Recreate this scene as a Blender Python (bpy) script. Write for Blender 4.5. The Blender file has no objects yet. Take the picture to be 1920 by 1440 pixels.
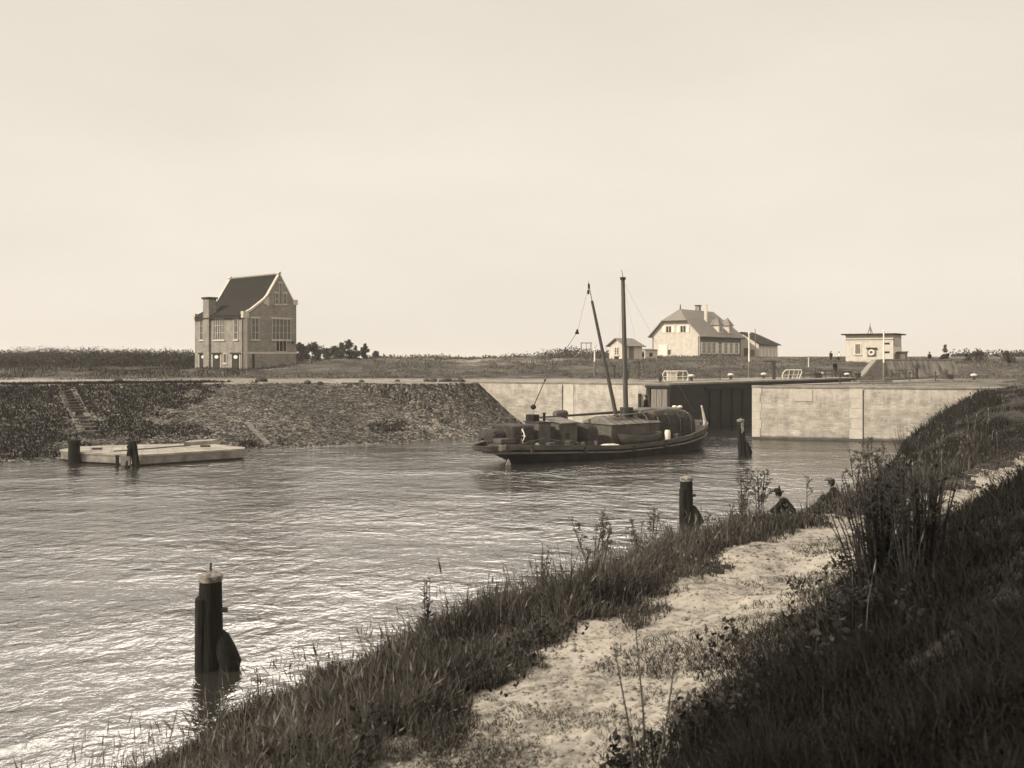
import bpy, bmesh, math, random
import numpy as np
from mathutils import Vector, Matrix, noise
random.seed(7); rng = np.random.default_rng(7)
scene = bpy.context.scene
col = scene.collection
R = math.radians

# ---------------------------------------------------------------- camera
H, F, CX, HY = 6.0, 1700.0, 960.0, 668.0      # eye height over the water, focal length and horizon in photo pixels
cam_d = bpy.data.cameras.new("camera"); cam = bpy.data.objects.new("camera", cam_d); col.objects.link(cam)
cam.location = (0, 0, H); cam.rotation_euler = (R(90), 0, 0)
cam_d.sensor_width = 36; cam_d.lens = 36 * F / 1920; cam_d.shift_y = -52 / 1920
cam_d.clip_start = .2; cam_d.clip_end = 6000
cam_d.dof.use_dof = True; cam_d.dof.focus_distance = 55; cam_d.dof.aperture_fstop = 2.4
scene.camera = cam

# ---------------------------------------------------------------- sky, sun, exposure
SUN_EL, SUN_AZ = R(36), math.atan2(-.35, -.93)   # direction towards the sun
SUN_D = Vector((math.cos(SUN_AZ) * math.cos(SUN_EL), math.sin(SUN_AZ) * math.cos(SUN_EL), math.sin(SUN_EL)))
TINT = (1.0, .908, .785)
world = bpy.data.worlds.new("World"); scene.world = world; world.use_nodes = True
nt = world.node_tree; nt.nodes.clear()
def nd(nt, t, **kw):
    n = nt.nodes.new(t)
    for k, v in kw.items():
        if k.startswith('i_'):
            key = k[2:]; key = int(key) if key.isdigit() else key
            n.inputs[key].default_value = v
        else: setattr(n, k, v)
    return n
L_ = lambda nt, a, b: nt.links.new(a, b)
sky = nd(nt, 'ShaderNodeTexSky', sky_type='NISHITA', sun_disc=False, sun_elevation=SUN_EL, sun_rotation=R(90) - SUN_AZ,
         air_density=1.0, dust_density=3.0, ozone_density=1.0)
bw = nd(nt, 'ShaderNodeRGBToBW'); L_(nt, sky.outputs[0], bw.inputs[0])
# sky brightness veil: even base, plus an unseen added glow band that brightens the water
tc = nd(nt, 'ShaderNodeTexCoord'); sep = nd(nt, 'ShaderNodeSeparateXYZ'); L_(nt, tc.outputs['Generated'], sep.inputs[0])
gl = nd(nt, 'ShaderNodeVectorMath', operation='DOT_PRODUCT'); L_(nt, tc.outputs['Generated'], gl.inputs[0]); gl.inputs[1].default_value = Vector((.10, .84, .53)).normalized()
glr = nd(nt, 'ShaderNodeMapRange', i_1=.74, i_2=.985, i_3=14.0, i_4=52.0); L_(nt, gl.outputs['Value'], glr.inputs[0]); glr.interpolation_type = 'SMOOTHSTEP'   # added glow lobe ahead, above the view, for bright water and backlight
up_ = nd(nt, 'ShaderNodeMapRange', i_1=.372, i_2=.43, i_3=0.0, i_4=1.0); L_(nt, sep.outputs[2], up_.inputs[0]); up_.interpolation_type = 'SMOOTHSTEP'
dn_ = nd(nt, 'ShaderNodeMapRange', i_1=.46, i_2=.80, i_3=1.0, i_4=.12); L_(nt, sep.outputs[2], dn_.inputs[0]); dn_.interpolation_type = 'SMOOTHSTEP'
bl_ = nd(nt, 'ShaderNodeMath', operation='MULTIPLY'); L_(nt, up_.outputs[0], bl_.inputs[0]); L_(nt, dn_.outputs[0], bl_.inputs[1])
veil = nd(nt, 'ShaderNodeMapRange', i_1=0.0, i_2=1.0, i_3=8.9); L_(nt, glr.outputs[0], veil.inputs[4]); L_(nt, bl_.outputs[0], veil.inputs[0])
dip = nd(nt, 'ShaderNodeMapRange', i_1=0.2, i_2=.38, i_3=0.0, i_4=.9); L_(nt, sep.outputs[2], dip.inputs[0])
mp = nd(nt, 'ShaderNodeMapping'); mp.inputs['Scale'].default_value = (1, 1, 3.2); L_(nt, tc.outputs['Generated'], mp.inputs[0])
cn = nd(nt, 'ShaderNodeTexNoise', i_Scale=2.2, i_Detail=5.0, i_Roughness=.5); L_(nt, mp.outputs[0], cn.inputs[0])
cr = nd(nt, 'ShaderNodeMapRange', i_1=.3, i_2=.7, i_3=.93, i_4=1.03); L_(nt, cn.outputs[0], cr.inputs[0])
m0 = nd(nt, 'ShaderNodeMath', operation='MULTIPLY', i_1=.05); L_(nt, bw.outputs[0], m0.inputs[0])
m1 = nd(nt, 'ShaderNodeMath', operation='ADD'); L_(nt, m0.outputs[0], m1.inputs[0]); L_(nt, veil.outputs[0], m1.inputs[1])
m1b = nd(nt, 'ShaderNodeMath', operation='SUBTRACT'); L_(nt, m1.outputs[0], m1b.inputs[0]); L_(nt, dip.outputs[0], m1b.inputs[1])
m2 = nd(nt, 'ShaderNodeMath', operation='MULTIPLY'); L_(nt, m1b.outputs[0], m2.inputs[0]); L_(nt, cr.outputs[0], m2.inputs[1])
mx = nd(nt, 'ShaderNodeVectorMath', operation='SCALE'); mx.inputs[0].default_value = TINT; L_(nt, m2.outputs[0], mx.inputs['Scale'])
bg = nd(nt, 'ShaderNodeBackground', i_Strength=.10); L_(nt, mx.outputs[0], bg.inputs[0])
wo = nd(nt, 'ShaderNodeOutputWorld'); L_(nt, bg.outputs[0], wo.inputs[0])
sd = bpy.data.lights.new("sun", 'SUN'); sd.energy = 5.0; sd.angle = R(.6); sd.color = TINT
so = bpy.data.objects.new("sun", sd); col.objects.link(so); so.rotation_euler = SUN_D.to_track_quat('Z', 'Y').to_euler()
scene.view_settings.view_transform = 'Standard'; scene.view_settings.look = 'None'
scene.view_settings.exposure = 0.0; scene.view_settings.gamma = 1.0
scene.render.engine = 'CYCLES'; scene.cycles.use_denoising = True; scene.cycles.max_bounces = 6
scene.cycles.transparent_max_bounces = 8

# ---------------------------------------------------------------- materials (everything is a warm monochrome)
def G(v, warm=1.0):
    return (v * (1 + .08 * warm), v * (1 - .02 * warm), v * (1 - .17 * warm), 1)
MATS = {}
def mat(name, lo, hi=None, scale=3.0, rough=.85, bump=0.0, stretch=(1, 1, 1), detail=6.0, bscale=None, warm=1.0, contrast=(.3, .7), spec=.3, coord='Object', metal=0.0, trans=0.0):
    if name in MATS: return MATS[name]
    m = bpy.data.materials.new(name); m.use_nodes = True; t = m.node_tree; b = t.nodes['Principled BSDF']
    b.inputs['Roughness'].default_value = rough; b.inputs['Specular IOR Level'].default_value = spec; b.inputs['Metallic'].default_value = metal
    hi = lo if hi is None else hi
    c = nd(t, 'ShaderNodeTexCoord'); mpn = nd(t, 'ShaderNodeMapping'); mpn.inputs['Scale'].default_value = stretch; L_(t, c.outputs[coord], mpn.inputs[0])
    n = nd(t, 'ShaderNodeTexNoise', i_Scale=scale, i_Detail=detail, i_Roughness=.6); L_(t, mpn.outputs[0], n.inputs[0])
    r = nd(t, 'ShaderNodeValToRGB'); L_(t, n.outputs[0], r.inputs[0])
    r.color_ramp.elements[0].position = contrast[0]; r.color_ramp.elements[1].position = contrast[1]
    r.color_ramp.elements[0].color = G(lo, warm); r.color_ramp.elements[1].color = G(hi, warm)
    L_(t, r.outputs[0], b.inputs['Base Color'])
    if bump:
        n2 = nd(t, 'ShaderNodeTexNoise', i_Scale=bscale or scale * 4, i_Detail=5.0); L_(t, mpn.outputs[0], n2.inputs[0])
        bp = nd(t, 'ShaderNodeBump', i_Strength=1.0, i_Distance=bump); L_(t, n2.outputs[0], bp.inputs['Height']); L_(t, bp.outputs[0], b.inputs['Normal'])
    MATS[name] = m; return m
def bricks(name, base, var, mortar, bw_=.44, rh=.14, stains=.0, rough=.9, mott=.25):
    """brickwork laid over object coordinates x (along the wall) and z (up), with mottling and pale lime runs from the top"""
    m = bpy.data.materials.new(name); m.use_nodes = True; t = m.node_tree; b = t.nodes['Principled BSDF']; b.inputs['Roughness'].default_value = rough
    c = nd(t, 'ShaderNodeTexCoord'); s = nd(t, 'ShaderNodeSeparateXYZ'); L_(t, c.outputs['Object'], s.inputs[0])
    add = nd(t, 'ShaderNodeMath', operation='ADD'); L_(t, s.outputs[0], add.inputs[0]); L_(t, s.outputs[1], add.inputs[1])
    cm = nd(t, 'ShaderNodeCombineXYZ'); L_(t, add.outputs[0], cm.inputs[0]); L_(t, s.outputs[2], cm.inputs[1])
    br = nd(t, 'ShaderNodeTexBrick', i_Scale=1.0); br.inputs['Brick Width'].default_value = bw_; br.inputs['Row Height'].default_value = rh
    br.inputs['Mortar Size'].default_value = .012; br.inputs['Color1'].default_value = G(base - var); br.inputs['Color2'].default_value = G(base + var); br.inputs['Mortar'].default_value = G(mortar)
    L_(t, cm.outputs[0], br.inputs[0])
    n = nd(t, 'ShaderNodeTexNoise', i_Scale=1.1, i_Detail=7.0, i_Roughness=.65); L_(t, c.outputs['Object'], n.inputs[0])
    mr = nd(t, 'ShaderNodeMapRange', i_1=.3, i_2=.7, i_3=1 - mott, i_4=1 + mott); L_(t, n.outputs[0], mr.inputs[0])
    sc = nd(t, 'ShaderNodeVectorMath', operation='SCALE'); L_(t, br.outputs[0], sc.inputs[0]); L_(t, mr.outputs[0], sc.inputs['Scale'])
    out = sc.outputs[0]
    if stains:
        mpn = nd(t, 'ShaderNodeMapping'); mpn.inputs['Scale'].default_value = (1.6, 1.6, .25); L_(t, c.outputs['Object'], mpn.inputs[0])
        n2 = nd(t, 'ShaderNodeTexNoise', i_Scale=1.5, i_Detail=6.0, i_Roughness=.7); L_(t, mpn.outputs[0], n2.inputs[0])
        hm = nd(t, 'ShaderNodeMapRange', i_1=1.2, i_2=3.9, i_3=-.12, i_4=.10); L_(t, s.outputs[2], hm.inputs[0])
        ad = nd(t, 'ShaderNodeMath', operation='ADD'); L_(t, n2.outputs[0], ad.inputs[0]); L_(t, hm.outputs[0], ad.inputs[1])
        st = nd(t, 'ShaderNodeMapRange', i_1=.52, i_2=.72, i_3=0.0, i_4=stains); L_(t, ad.outputs[0], st.inputs[0])
        mxn = nd(t, 'ShaderNodeMix', data_type='RGBA'); L_(t, st.outputs[0], mxn.inputs[0]); L_(t, out, mxn.inputs[6]); mxn.inputs[7].default_value = G(.55)
        out = mxn.outputs[2]
        wl = nd(t, 'ShaderNodeMapRange', i_1=.12, i_2=.3, i_3=.22, i_4=1.0); L_(t, s.outputs[2], wl.inputs[0])   # weed and tar left at the water line
        s2 = nd(t, 'ShaderNodeVectorMath', operation='SCALE'); L_(t, out, s2.inputs[0]); L_(t, wl.outputs[0], s2.inputs['Scale']); out = s2.outputs[0]
    L_(t, out, b.inputs['Base Color']); MATS[name] = m; return m

# ---------------------------------------------------------------- mesh helpers
class MB:
    def __init__(s): s.v = []; s.f = []
    def add(s, vs, fs):
        o = len(s.v); s.v += [tuple(v) for v in vs]; s.f += [tuple(i + o for i in f) for f in fs]; return s
    def box(s, c, d, rz=0, ry=0, rx=0, taper=1.0):
        M = Matrix.Translation(c) @ Matrix.Rotation(rz, 4, 'Z') @ Matrix.Rotation(ry, 4, 'Y') @ Matrix.Rotation(rx, 4, 'X')
        x, y, z = d[0] / 2, d[1] / 2, d[2] / 2; k = taper
        vs = [(-x, -y, -z), (x, -y, -z), (x, y, -z), (-x, y, -z), (-x * k, -y * k, z), (x * k, -y * k, z), (x * k, y * k, z), (-x * k, y * k, z)]
        return s.add([M @ Vector(v) for v in vs], [(0, 3, 2, 1), (4, 5, 6, 7), (0, 1, 5, 4), (1, 2, 6, 5), (2, 3, 7, 6), (3, 0, 4, 7)])
    def span(s, a, b): 
        return s.box([(p + q) / 2 for p, q in zip(a, b)], [abs(q - p) for p, q in zip(a, b)])
    def tube(s, pts, r, n=8, cap=True):
        pts = [Vector(p) for p in pts]; rs = r if isinstance(r, (list, tuple)) else [r] * len(pts)
        vs = []; fs = []; prev = None
        for i, p in enumerate(pts):
            d = (pts[min(i + 1, len(pts) - 1)] - pts[max(i - 1, 0)]).normalized()
            if prev is None:
                u = d.cross(Vector((0, 0, 1)) if abs(d.z) < .95 else Vector((0, 1, 0))).normalized()
            else:
                u = (prev - d * prev.dot(d)).normalized()
            prev = u; w = d.cross(u)
            for k in range(n):
                a = 2 * math.pi * k / n; vs.append(p + (u * math.cos(a) + w * math.sin(a)) * rs[i])
        for i in range(len(pts) - 1):
            for k in range(n): fs.append((i * n + k, i * n + (k + 1) % n, (i + 1) * n + (k + 1) % n, (i + 1) * n + k))
        if cap: fs.append(tuple(range(n))[::-1]); fs.append(tuple((len(pts) - 1) * n + k for k in range(n)))
        return s.add(vs, fs)
    def prism(s, poly, vec):
        n = len(poly); vec = Vector(vec); vs = [Vector(p) for p in poly] + [Vector(p) + vec for p in poly]
        fs = [tuple(range(n)), tuple(range(2 * n - 1, n - 1, -1))] + [((i + 1) % n, i, n + i, n + (i + 1) % n) for i in range(n)]
        return s.add(vs, fs)
    def ball(s, c, r, sx=1, sy=1, sz=1, jit=0, n=10, m=7):
        vs = []; fs = []
        for j in range(m + 1):
            th = math.pi * j / m
            for k in range(n):
                a = 2 * math.pi * k / n; q = r * (1 + random.uniform(-jit, jit))
                vs.append((c[0] + q * sx * math.sin(th) * math.cos(a), c[1] + q * sy * math.sin(th) * math.sin(a), c[2] + q * sz * math.cos(th)))
        for j in range(m):
            for k in range(n): fs.append((j * n + k, (j + 1) * n + k, (j + 1) * n + (k + 1) % n, j * n + (k + 1) % n))
        return s.add(vs, fs)
    def build(s, name, m, parent=None, smooth=False, bevel=0, loc=None):
        me = bpy.data.meshes.new(name); me.from_pydata(s.v, [], s.f); me.materials.append(m)
        b = bmesh.new(); b.from_mesh(me); bmesh.ops.recalc_face_normals(b, faces=b.faces)
        if bevel: bmesh.ops.bevel(b, geom=b.edges[:], offset=bevel, segments=1, affect='EDGES', clamp_overlap=True)
        b.to_mesh(me); b.free()
        if smooth:
            for p in me.polygons: p.use_smooth = True
            try: me.set_sharp_from_angle(angle=R(40))
            except Exception: pass
        o = bpy.data.objects.new(name, me); col.objects.link(o)
        if parent is not None: o.parent = parent
        if loc is not None: o.location = loc
        return o
def tag(o, label=None, cat=None, group=None, kind=None):
    if label: o['label'] = label
    if cat: o['category'] = cat
    if group: o['group'] = group
    if kind: o['kind'] = kind
    return o
def thing(name, label, cat, loc=(0, 0, 0), rz=0, group=None):
    o = bpy.data.objects.new(name, None); col.objects.link(o); o.empty_display_size = .3
    o.location = loc; o.rotation_euler = (0, 0, rz); return tag(o, label, cat, group)
def dup(root, loc, rz=None, label=None, scale=None):
    def cp(o, par):
        c = o.copy(); col.objects.link(c); c.parent = par
        for ch in [q for q in o.children]: cp(ch, c)
        return c
    r = cp(root, None); r.location = loc
    if rz is not None: r.rotation_euler = (0, 0, rz)
    if label: r['label'] = label
    if scale: r.scale = (scale,) * 3
    return r
def np_mesh(name, V, faces_list, m, smooth=False, attr=None):
    """faces_list: list of int arrays (n,k)"""
    me = bpy.data.meshes.new(name); me.vertices.add(len(V)); me.vertices.foreach_set('co', V.astype(np.float32).ravel())
    loops = np.concatenate([f.ravel() for f in faces_list]).astype(np.int32)
    tot = np.concatenate([np.full(len(f), f.shape[1], np.int32) for f in faces_list]); st = np.concatenate([[0], np.cumsum(tot)[:-1]]).astype(np.int32)
    me.loops.add(len(loops)); me.loops.foreach_set('vertex_index', loops)
    me.polygons.add(len(tot)); me.polygons.foreach_set('loop_start', st); me.polygons.foreach_set('loop_total', tot)
    if smooth: me.polygons.foreach_set('use_smooth', np.ones(len(tot), bool))
    if attr is not None:
        a = me.attributes.new('v', 'FLOAT', 'POINT'); a.data.foreach_set('value', attr.astype(np.float32))
    me.update(calc_edges=True); me.materials.append(m)
    o = bpy.data.objects.new(name, me); col.objects.link(o); return o

# ---------------------------------------------------------------- terrain: the shape of the canal basin
def smooth_poly(P, n=6):
    P = np.array(P, float); out = []
    for i in range(len(P) - 1):
        p0, p1, p2, p3 = P[max(i - 1, 0)], P[i], P[i + 1], P[min(i + 2, len(P) - 1)]
        for k in range(n):
            t = k / n; out.append(.5 * ((2 * p1) + (-p0 + p2) * t + (2 * p0 - 5 * p1 + 4 * p2 - p3) * t * t + (-p0 + 3 * p1 - 3 * p2 + p3) * t ** 3))
    out.append(P[-1]); return np.array(out)
RC, LC = np.array([17.5, 66.0]), np.array([12.5, 72.0])              # corners of the lock mouth
AX = np.array([.745, .667]); CH = 30.0                                # lock axis, chamber length
RW_J, RW_E = np.array([24.9, 64.2]), np.array([46.0, 59.0])           # right wing wall: joint and end
LW_E = np.array([-9.0, 81.2])                                         # left wing wall, far end buried in the bank
NEAR = smooth_poly([(-160, -120), (-60, -62), (-24, -22), (-12.5, 1), (-7.5, 9.5), (-3.9, 16), (-1.0, 20.2), (2.3, 24.4), (8.0, 30.2), (14.6, 39.4), (21.6, 52), (27.3, 63.6), (36, 80), (80, 140)], 6)
FAR = smooth_poly([(-260, -60), (-110, 10), (-60, 34), (-38, 45), (-27, 51.5), (-21, 55.2), (-15.6, 58.6), (-9.3, 62.2), (-2.6, 67), (-.3, 70.6), (1.0, 76.6)], 5)
inn = lambda p, d: np.array(p) + np.array(d)
u_l = (LW_E - LC) / np.linalg.norm(LW_E - LC); n_l = np.array([-u_l[1], u_l[0]]); n_l = n_l if n_l[1] > 0 else -n_l
u_r = (RW_E - RC) / np.linalg.norm(RW_E - RC); n_r = np.array([-u_r[1], u_r[0]]); n_r = n_r if n_r[1] > 0 else -n_r
AN = np.array([-AX[1], AX[0]])                                        # points to the far-left side of the chamber
FARX = np.vstack([FAR, [LC + n_l * .5 + AN * .3 - u_l * 0 - AX * 0 + AX * .4], [LC + AX * (CH + 1.5) + AN * .5], [RC + AX * (CH + 1.5) - AN * .5], [RC + n_r * .5 - AN * .5 + AX * .5], [RW_E + n_r * .5], [(90, 48)], [(200, 20)]])
WID = np.interp(np.arange(len(FARX)), [0, 20, 25, 35, 40, 45, 49, 50, 51], [22, 22, 20, 18, 14, 11, 5, 4.5, .5]); WID[51:] = .5
def sdist(px, py, poly, close):
    """signed distance, positive inside the land polygon made by the line plus the far corners in close; also the param along the line"""
    P = np.stack([px, py], -1).astype(np.float32); best = np.full(px.shape, 1e9, np.float32); par = np.zeros(px.shape, np.float32)
    for i in range(len(poly) - 1):
        a = poly[i]; d = poly[i + 1] - a; L2 = d @ d
        if L2 == 0: continue
        t = np.clip(((P - a) @ d) / L2, 0, 1); q = P - (a + t[..., None] * d); dd = (q ** 2).sum(-1)
        m = dd < best; best = np.where(m, dd, best); par = np.where(m, i + t, par)
    full = np.vstack([poly, close]); ins = np.zeros(px.shape, bool)
    for i in range(len(full)):
        x1, y1 = full[i]; x2, y2 = full[(i + 1) % len(full)]
        if y1 == y2: continue
        c = ((y1 > py) != (y2 > py)) & (px < (x2 - x1) * (py - y1) / (y2 - y1) + x1); ins ^= c
    dist = np.sqrt(best); return np.where(ins, dist, -dist), par
def vnoise(x, y, f, seed=0):
    """smooth value noise, vectorised"""
    x = x * f + seed * 17.3; y = y * f + seed * 9.1; xi = np.floor(x).astype(np.int64); yi = np.floor(y).astype(np.int64); fx = x - xi; fy = y - yi
    fx = fx * fx * (3 - 2 * fx); fy = fy * fy * (3 - 2 * fy)
    def h(a, b):
        n = (a * 374761393 + b * 668265263 + seed * 1442695) & 0x7fffffff; n = ((n ^ (n >> 13)) * 1274126177) & 0x7fffffff
        return ((n ^ (n >> 16)) & 0xffff) / 65535.0
    return (h(xi, yi) * (1 - fx) + h(xi + 1, yi) * fx) * (1 - fy) + (h(xi, yi + 1) * (1 - fx) + h(xi + 1, yi + 1) * fx) * fy - .5
def sst(x, a, b): t = np.clip((x - a) / (b - a), 0, 1); return t * t * (3 - 2 * t)
SA = ([-8, 0, .6, 3, 5.4, 6.0, 7.2, 8.3, 9.1, 11.0, 14, 25, 60, 400], [-2.4, -.12, .25, 1.25, 2.15, 2.3, 2.27, 2.42, 2.72, 4.15, 5.1, 5.3, 5.0, 4.4])
SB = ([-8, 0, 5, 7, 9, 12, 25, 60, 400], [-2.4, -.12, 3.5, 3.85, 3.9, 4.0, 4.3, 4.4, 4.4])
def terrain(px, py):
    px = np.asarray(px, float); py = np.asarray(py, float)
    sn, pn = sdist(px, py, NEAR, np.array([[300, 140], [300, -300], [-160, -300]]))
    sf, pf = sdist(px, py, FARX, np.array([[900, 20], [900, 900], [-900, 900], [-900, -60]]))
    k = sst(py + px * .3, 38, 66)
    hn = np.interp(sn, *SA) * (1 - k) + np.interp(sn, *SB) * k
    hn = hn + np.where(sn > 0, (vnoise(px, py, .9, 1) * .16 + vnoise(px, py, 2.6, 2) * .06 + vnoise(px, py, 7, 3) * .03) * np.clip(sn / 2, 0, 1), 0)
    w = np.interp(pf, np.arange(len(WID)), WID)
    ramp = np.where(sf > 0, 3.85 * np.clip(sf / w, 0, 1), sf * .5) - .08
    # the land beyond: flat coping level, then the dyke
    left = 1 - sst(px, -34, -22)                            # the low ground round the tall house
    rise = sst(py, 91, 111) * 1.8
    far_rise = sst(px, 8, 22); rise = rise * (1 - far_rise) + far_rise * (sst(py, 94, 122) * 1.45 + sst(py, 118, 152) * .68)
    lrise = sst(py, 88, 103) * .75
    F_ = 3.85 + rise * (1 - left) + lrise * left
    back = sst(py, 118, 150) * (1 - far_rise) * (1 - left); F_ = F_ - back * 1.1
    back2 = sst(py, 210, 300) * far_rise; F_ = F_ - back2 * 1.4
    lump = (vnoise(px, py, .22, 5) * .7 + vnoise(px, py, .6, 6) * .35 + vnoise(px, py, 1.7, 7) * .16) * sst(py, 90, 98) * (1 - sst(py, 113, 124) * .8)
    F_ = F_ + lump * .8 + vnoise(px, py, .8, 8) * .05
    hf = np.where(sf > 0, np.minimum(ramp + (F_ - 3.85) * (ramp > 3.6), F_), ramp)
    hf = hf + np.where((sf > 0) & (sf < w * 1.02) & (w > 1), vnoise(px, py, 3.2, 11) * .10 + vnoise(px, py, 1.1, 12) * .12 + vnoise(px, py, 6.0, 13) * .08, 0)
    h = np.where(sn > -8.5, np.maximum(hn, hf), hf); h = np.maximum(h, -2.4)
    return h, sn, sf, k
def ground(x, y): return float(terrain(np.array([x]), np.array([y]))[0][0])
def P(px, py, d): return Vector(((px - CX) / F * d, d, H - (py - HY) / F * d))
def XY(px, d, py=None): 
    x = (px - CX) / F * d; return Vector((x, d, ground(x, d)))
def water_pt(px, py): d = H * F / (py - HY); return Vector(((px - CX) / F * d, d, 0))
def on_z(px, py, z): d = (H - z) * F / (py - HY); return Vector(((px - CX) / F * d, d, z))
def hit(px, py, d0=3, d1=260):
    """where the terrain lies along a line of sight (used to stand things on the real ground)"""
    d = np.linspace(d0, d1, 6000); h = terrain((px - CX) / F * d, d)[0]; z = H - (py - HY) / F * d
    i = int(np.argmax(h >= z)); return Vector(((px - CX) / F * d[i], d[i], h[i]))

# polar grid, fine where the photo looks, reaching the horizon
ang = np.concatenate([np.linspace(-180, -40, 40)[:-1], np.linspace(-40, 40, 640), np.linspace(40, 180, 40)[1:-1]]) 
ang = np.concatenate([ang, [180.0]])
rad = np.concatenate([[.05], np.exp(np.linspace(math.log(.8), math.log(45), 330))[:-1], np.linspace(45, 125, 330), np.exp(np.linspace(math.log(126), math.log(4500), 60))])
A_, R_ = np.meshgrid(np.radians(ang), rad, indexing='ij'); gx = np.sin(A_) * R_; gy = np.cos(A_) * R_
gh, gsn, gsf, gk = terrain(gx, gy)
V = np.stack([gx, gy, gh], -1).reshape(-1, 3); na, nr = gx.shape
idx = np.arange(na * nr).reshape(na, nr); Q = np.stack([idx[:-1, :-1], idx[:-1, 1:], idx[1:, 1:], idx[1:, :-1]], -1).reshape(-1, 4)
def fm(a): return ((a[:-1, :-1] + a[1:, 1:]) / 2).ravel()
fsn, fsf, fk, fx, fy, fh = fm(gsn), fm(gsf), fm(gk), fm(gx), fm(gy), fm(gh)
edge = vnoise(fx, fy, .8, 21) * 1.0 + vnoise(fx, fy, 2.5, 22) * .7 + vnoise(fx, fy, 7, 23) * .4
far_in = np.clip((fy - 16) * .05, 0, 1.2)
is_path = (fsn + edge > 5.9 + far_in) & (fsn + edge * .8 < 8.7) & (fsf < 0) & (fy < 41 + edge)
is_bank = (fsf > -6) & (fsn < 0) & (fh < 3.72) & (fx < 6)
is_tow = (fsf > 0) & (fh > 3.4) & (fy < 90.5 + edge * 1.2) & (fx < 12) & (fsn < 0) & ~is_bank & (fx > -75)
is_near = (fsn > -9) & ~is_path & (fsf < .0)
cls = np.select([is_path, is_bank, is_tow, is_near], [0, 1, 2, 3], 4)

def soil(name, stops, scale, bump=.03, bs=8.0, vor=None, aniso=(1, 1, 1), s2=None):
    m = bpy.data.materials.new(name); m.use_nodes = True; t = m.node_tree; b = t.nodes['Principled BSDF']; b.inputs['Roughness'].default_value = .95; b.inputs['Specular IOR Level'].default_value = .15
    c = nd(t, 'ShaderNodeTexCoord'); mpn = nd(t, 'ShaderNodeMapping'); mpn.inputs['Scale'].default_value = aniso; L_(t, c.outputs['Object'], mpn.inputs[0])
    n = nd(t, 'ShaderNodeTexNoise', i_Scale=scale, i_Detail=9.0, i_Roughness=.68); L_(t, mpn.outputs[0], n.inputs[0])
    n3 = nd(t, 'ShaderNodeTexNoise', i_Scale=s2 or scale * .17, i_Detail=3.0); L_(t, mpn.outputs[0], n3.inputs[0])
    ad = nd(t, 'ShaderNodeMath', operation='MULTIPLY_ADD', i_1=.55, i_2=-.275); L_(t, n3.outputs[0], ad.inputs[0])
    ad2 = nd(t, 'ShaderNodeMath', operation='ADD'); L_(t, n.outputs[0], ad2.inputs[0]); L_(t, ad.outputs[0], ad2.inputs[1])
    fac = ad2.outputs[0]; hsrc = n.outputs[0]
    if vor:
        vo = nd(t, 'ShaderNodeTexVoronoi', i_Scale=vor); vo.inputs['Randomness'].default_value = 1; L_(t, c.outputs['Object'], vo.inputs[0])
        sp = nd(t, 'ShaderNodeSeparateColor'); L_(t, vo.outputs['Color'], sp.inputs[0])
        a3 = nd(t, 'ShaderNodeMath', operation='MULTIPLY_ADD', i_1=.5, i_2=-.25); L_(t, sp.outputs[0], a3.inputs[0])
        a4 = nd(t, 'ShaderNodeMath', operation='ADD'); L_(t, fac, a4.inputs[0]); L_(t, a3.outputs[0], a4.inputs[1]); fac = a4.outputs[0]
        inv = nd(t, 'ShaderNodeMath', operation='MULTIPLY_ADD', i_1=-1.6, i_2=1.0); L_(t, vo.outputs['Distance'], inv.inputs[0]); hsrc = inv.outputs[0]
    r = nd(t, 'ShaderNodeValToRGB'); L_(t, fac, r.inputs[0]); e = r.color_ramp.elements
    e[0].position, e[0].color = stops[0][0], G(stops[0][1]); e[1].position, e[1].color = stops[-1][0], G(stops[-1][1])
    for p_, v_ in stops[1:-1]: q = e.new(p_); q.color = G(v_)
    L_(t, r.outputs[0], b.inputs['Base Color'])
    if not vor:
        n2 = nd(t, 'ShaderNodeTexNoise', i_Scale=bs, i_Detail=6.0, i_Roughness=.65); L_(t, c.outputs['Object'], n2.inputs[0]); hsrc = n2.outputs[0]
    bp = nd(t, 'ShaderNodeBump', i_Strength=1.0, i_Distance=bump); L_(t, hsrc, bp.inputs['Height']); L_(t, bp.outputs[0], b.inputs['Normal'])
    MATS[name] = m; return m
M_sand = soil('sand', [(.28, .06), (.38, .17), (.50, .28), (.68, .36)], 4.5, .05, 6.0)
M_stone = soil('riprap', [(.22, .01), (.42, .032), (.62, .085), (.9, .25)], 1.6, .09, vor=6.0, s2=.10)
M_gravel = soil('towpath_gravel', [(.3, .08), (.5, .19), (.7, .33)], 1.4, .04, 5.0, s2=.1)
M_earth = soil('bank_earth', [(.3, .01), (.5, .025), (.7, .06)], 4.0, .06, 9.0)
M_field = soil('field_grass', [(.30, .025), (.45, .055), (.6, .10), (.78, .26)], .5, .12, 3.0, aniso=(.5, 1, 1), s2=.09)
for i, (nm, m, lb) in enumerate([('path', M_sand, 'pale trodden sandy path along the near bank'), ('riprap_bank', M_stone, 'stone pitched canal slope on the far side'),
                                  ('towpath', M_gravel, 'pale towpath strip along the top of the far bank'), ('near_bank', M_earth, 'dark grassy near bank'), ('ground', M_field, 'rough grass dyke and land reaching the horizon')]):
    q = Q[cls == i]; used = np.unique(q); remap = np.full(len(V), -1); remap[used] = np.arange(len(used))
    tag(np_mesh(nm, V[used], [remap[q]], m, smooth=True), lb, nm.replace('_', ' '), kind='structure')

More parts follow.
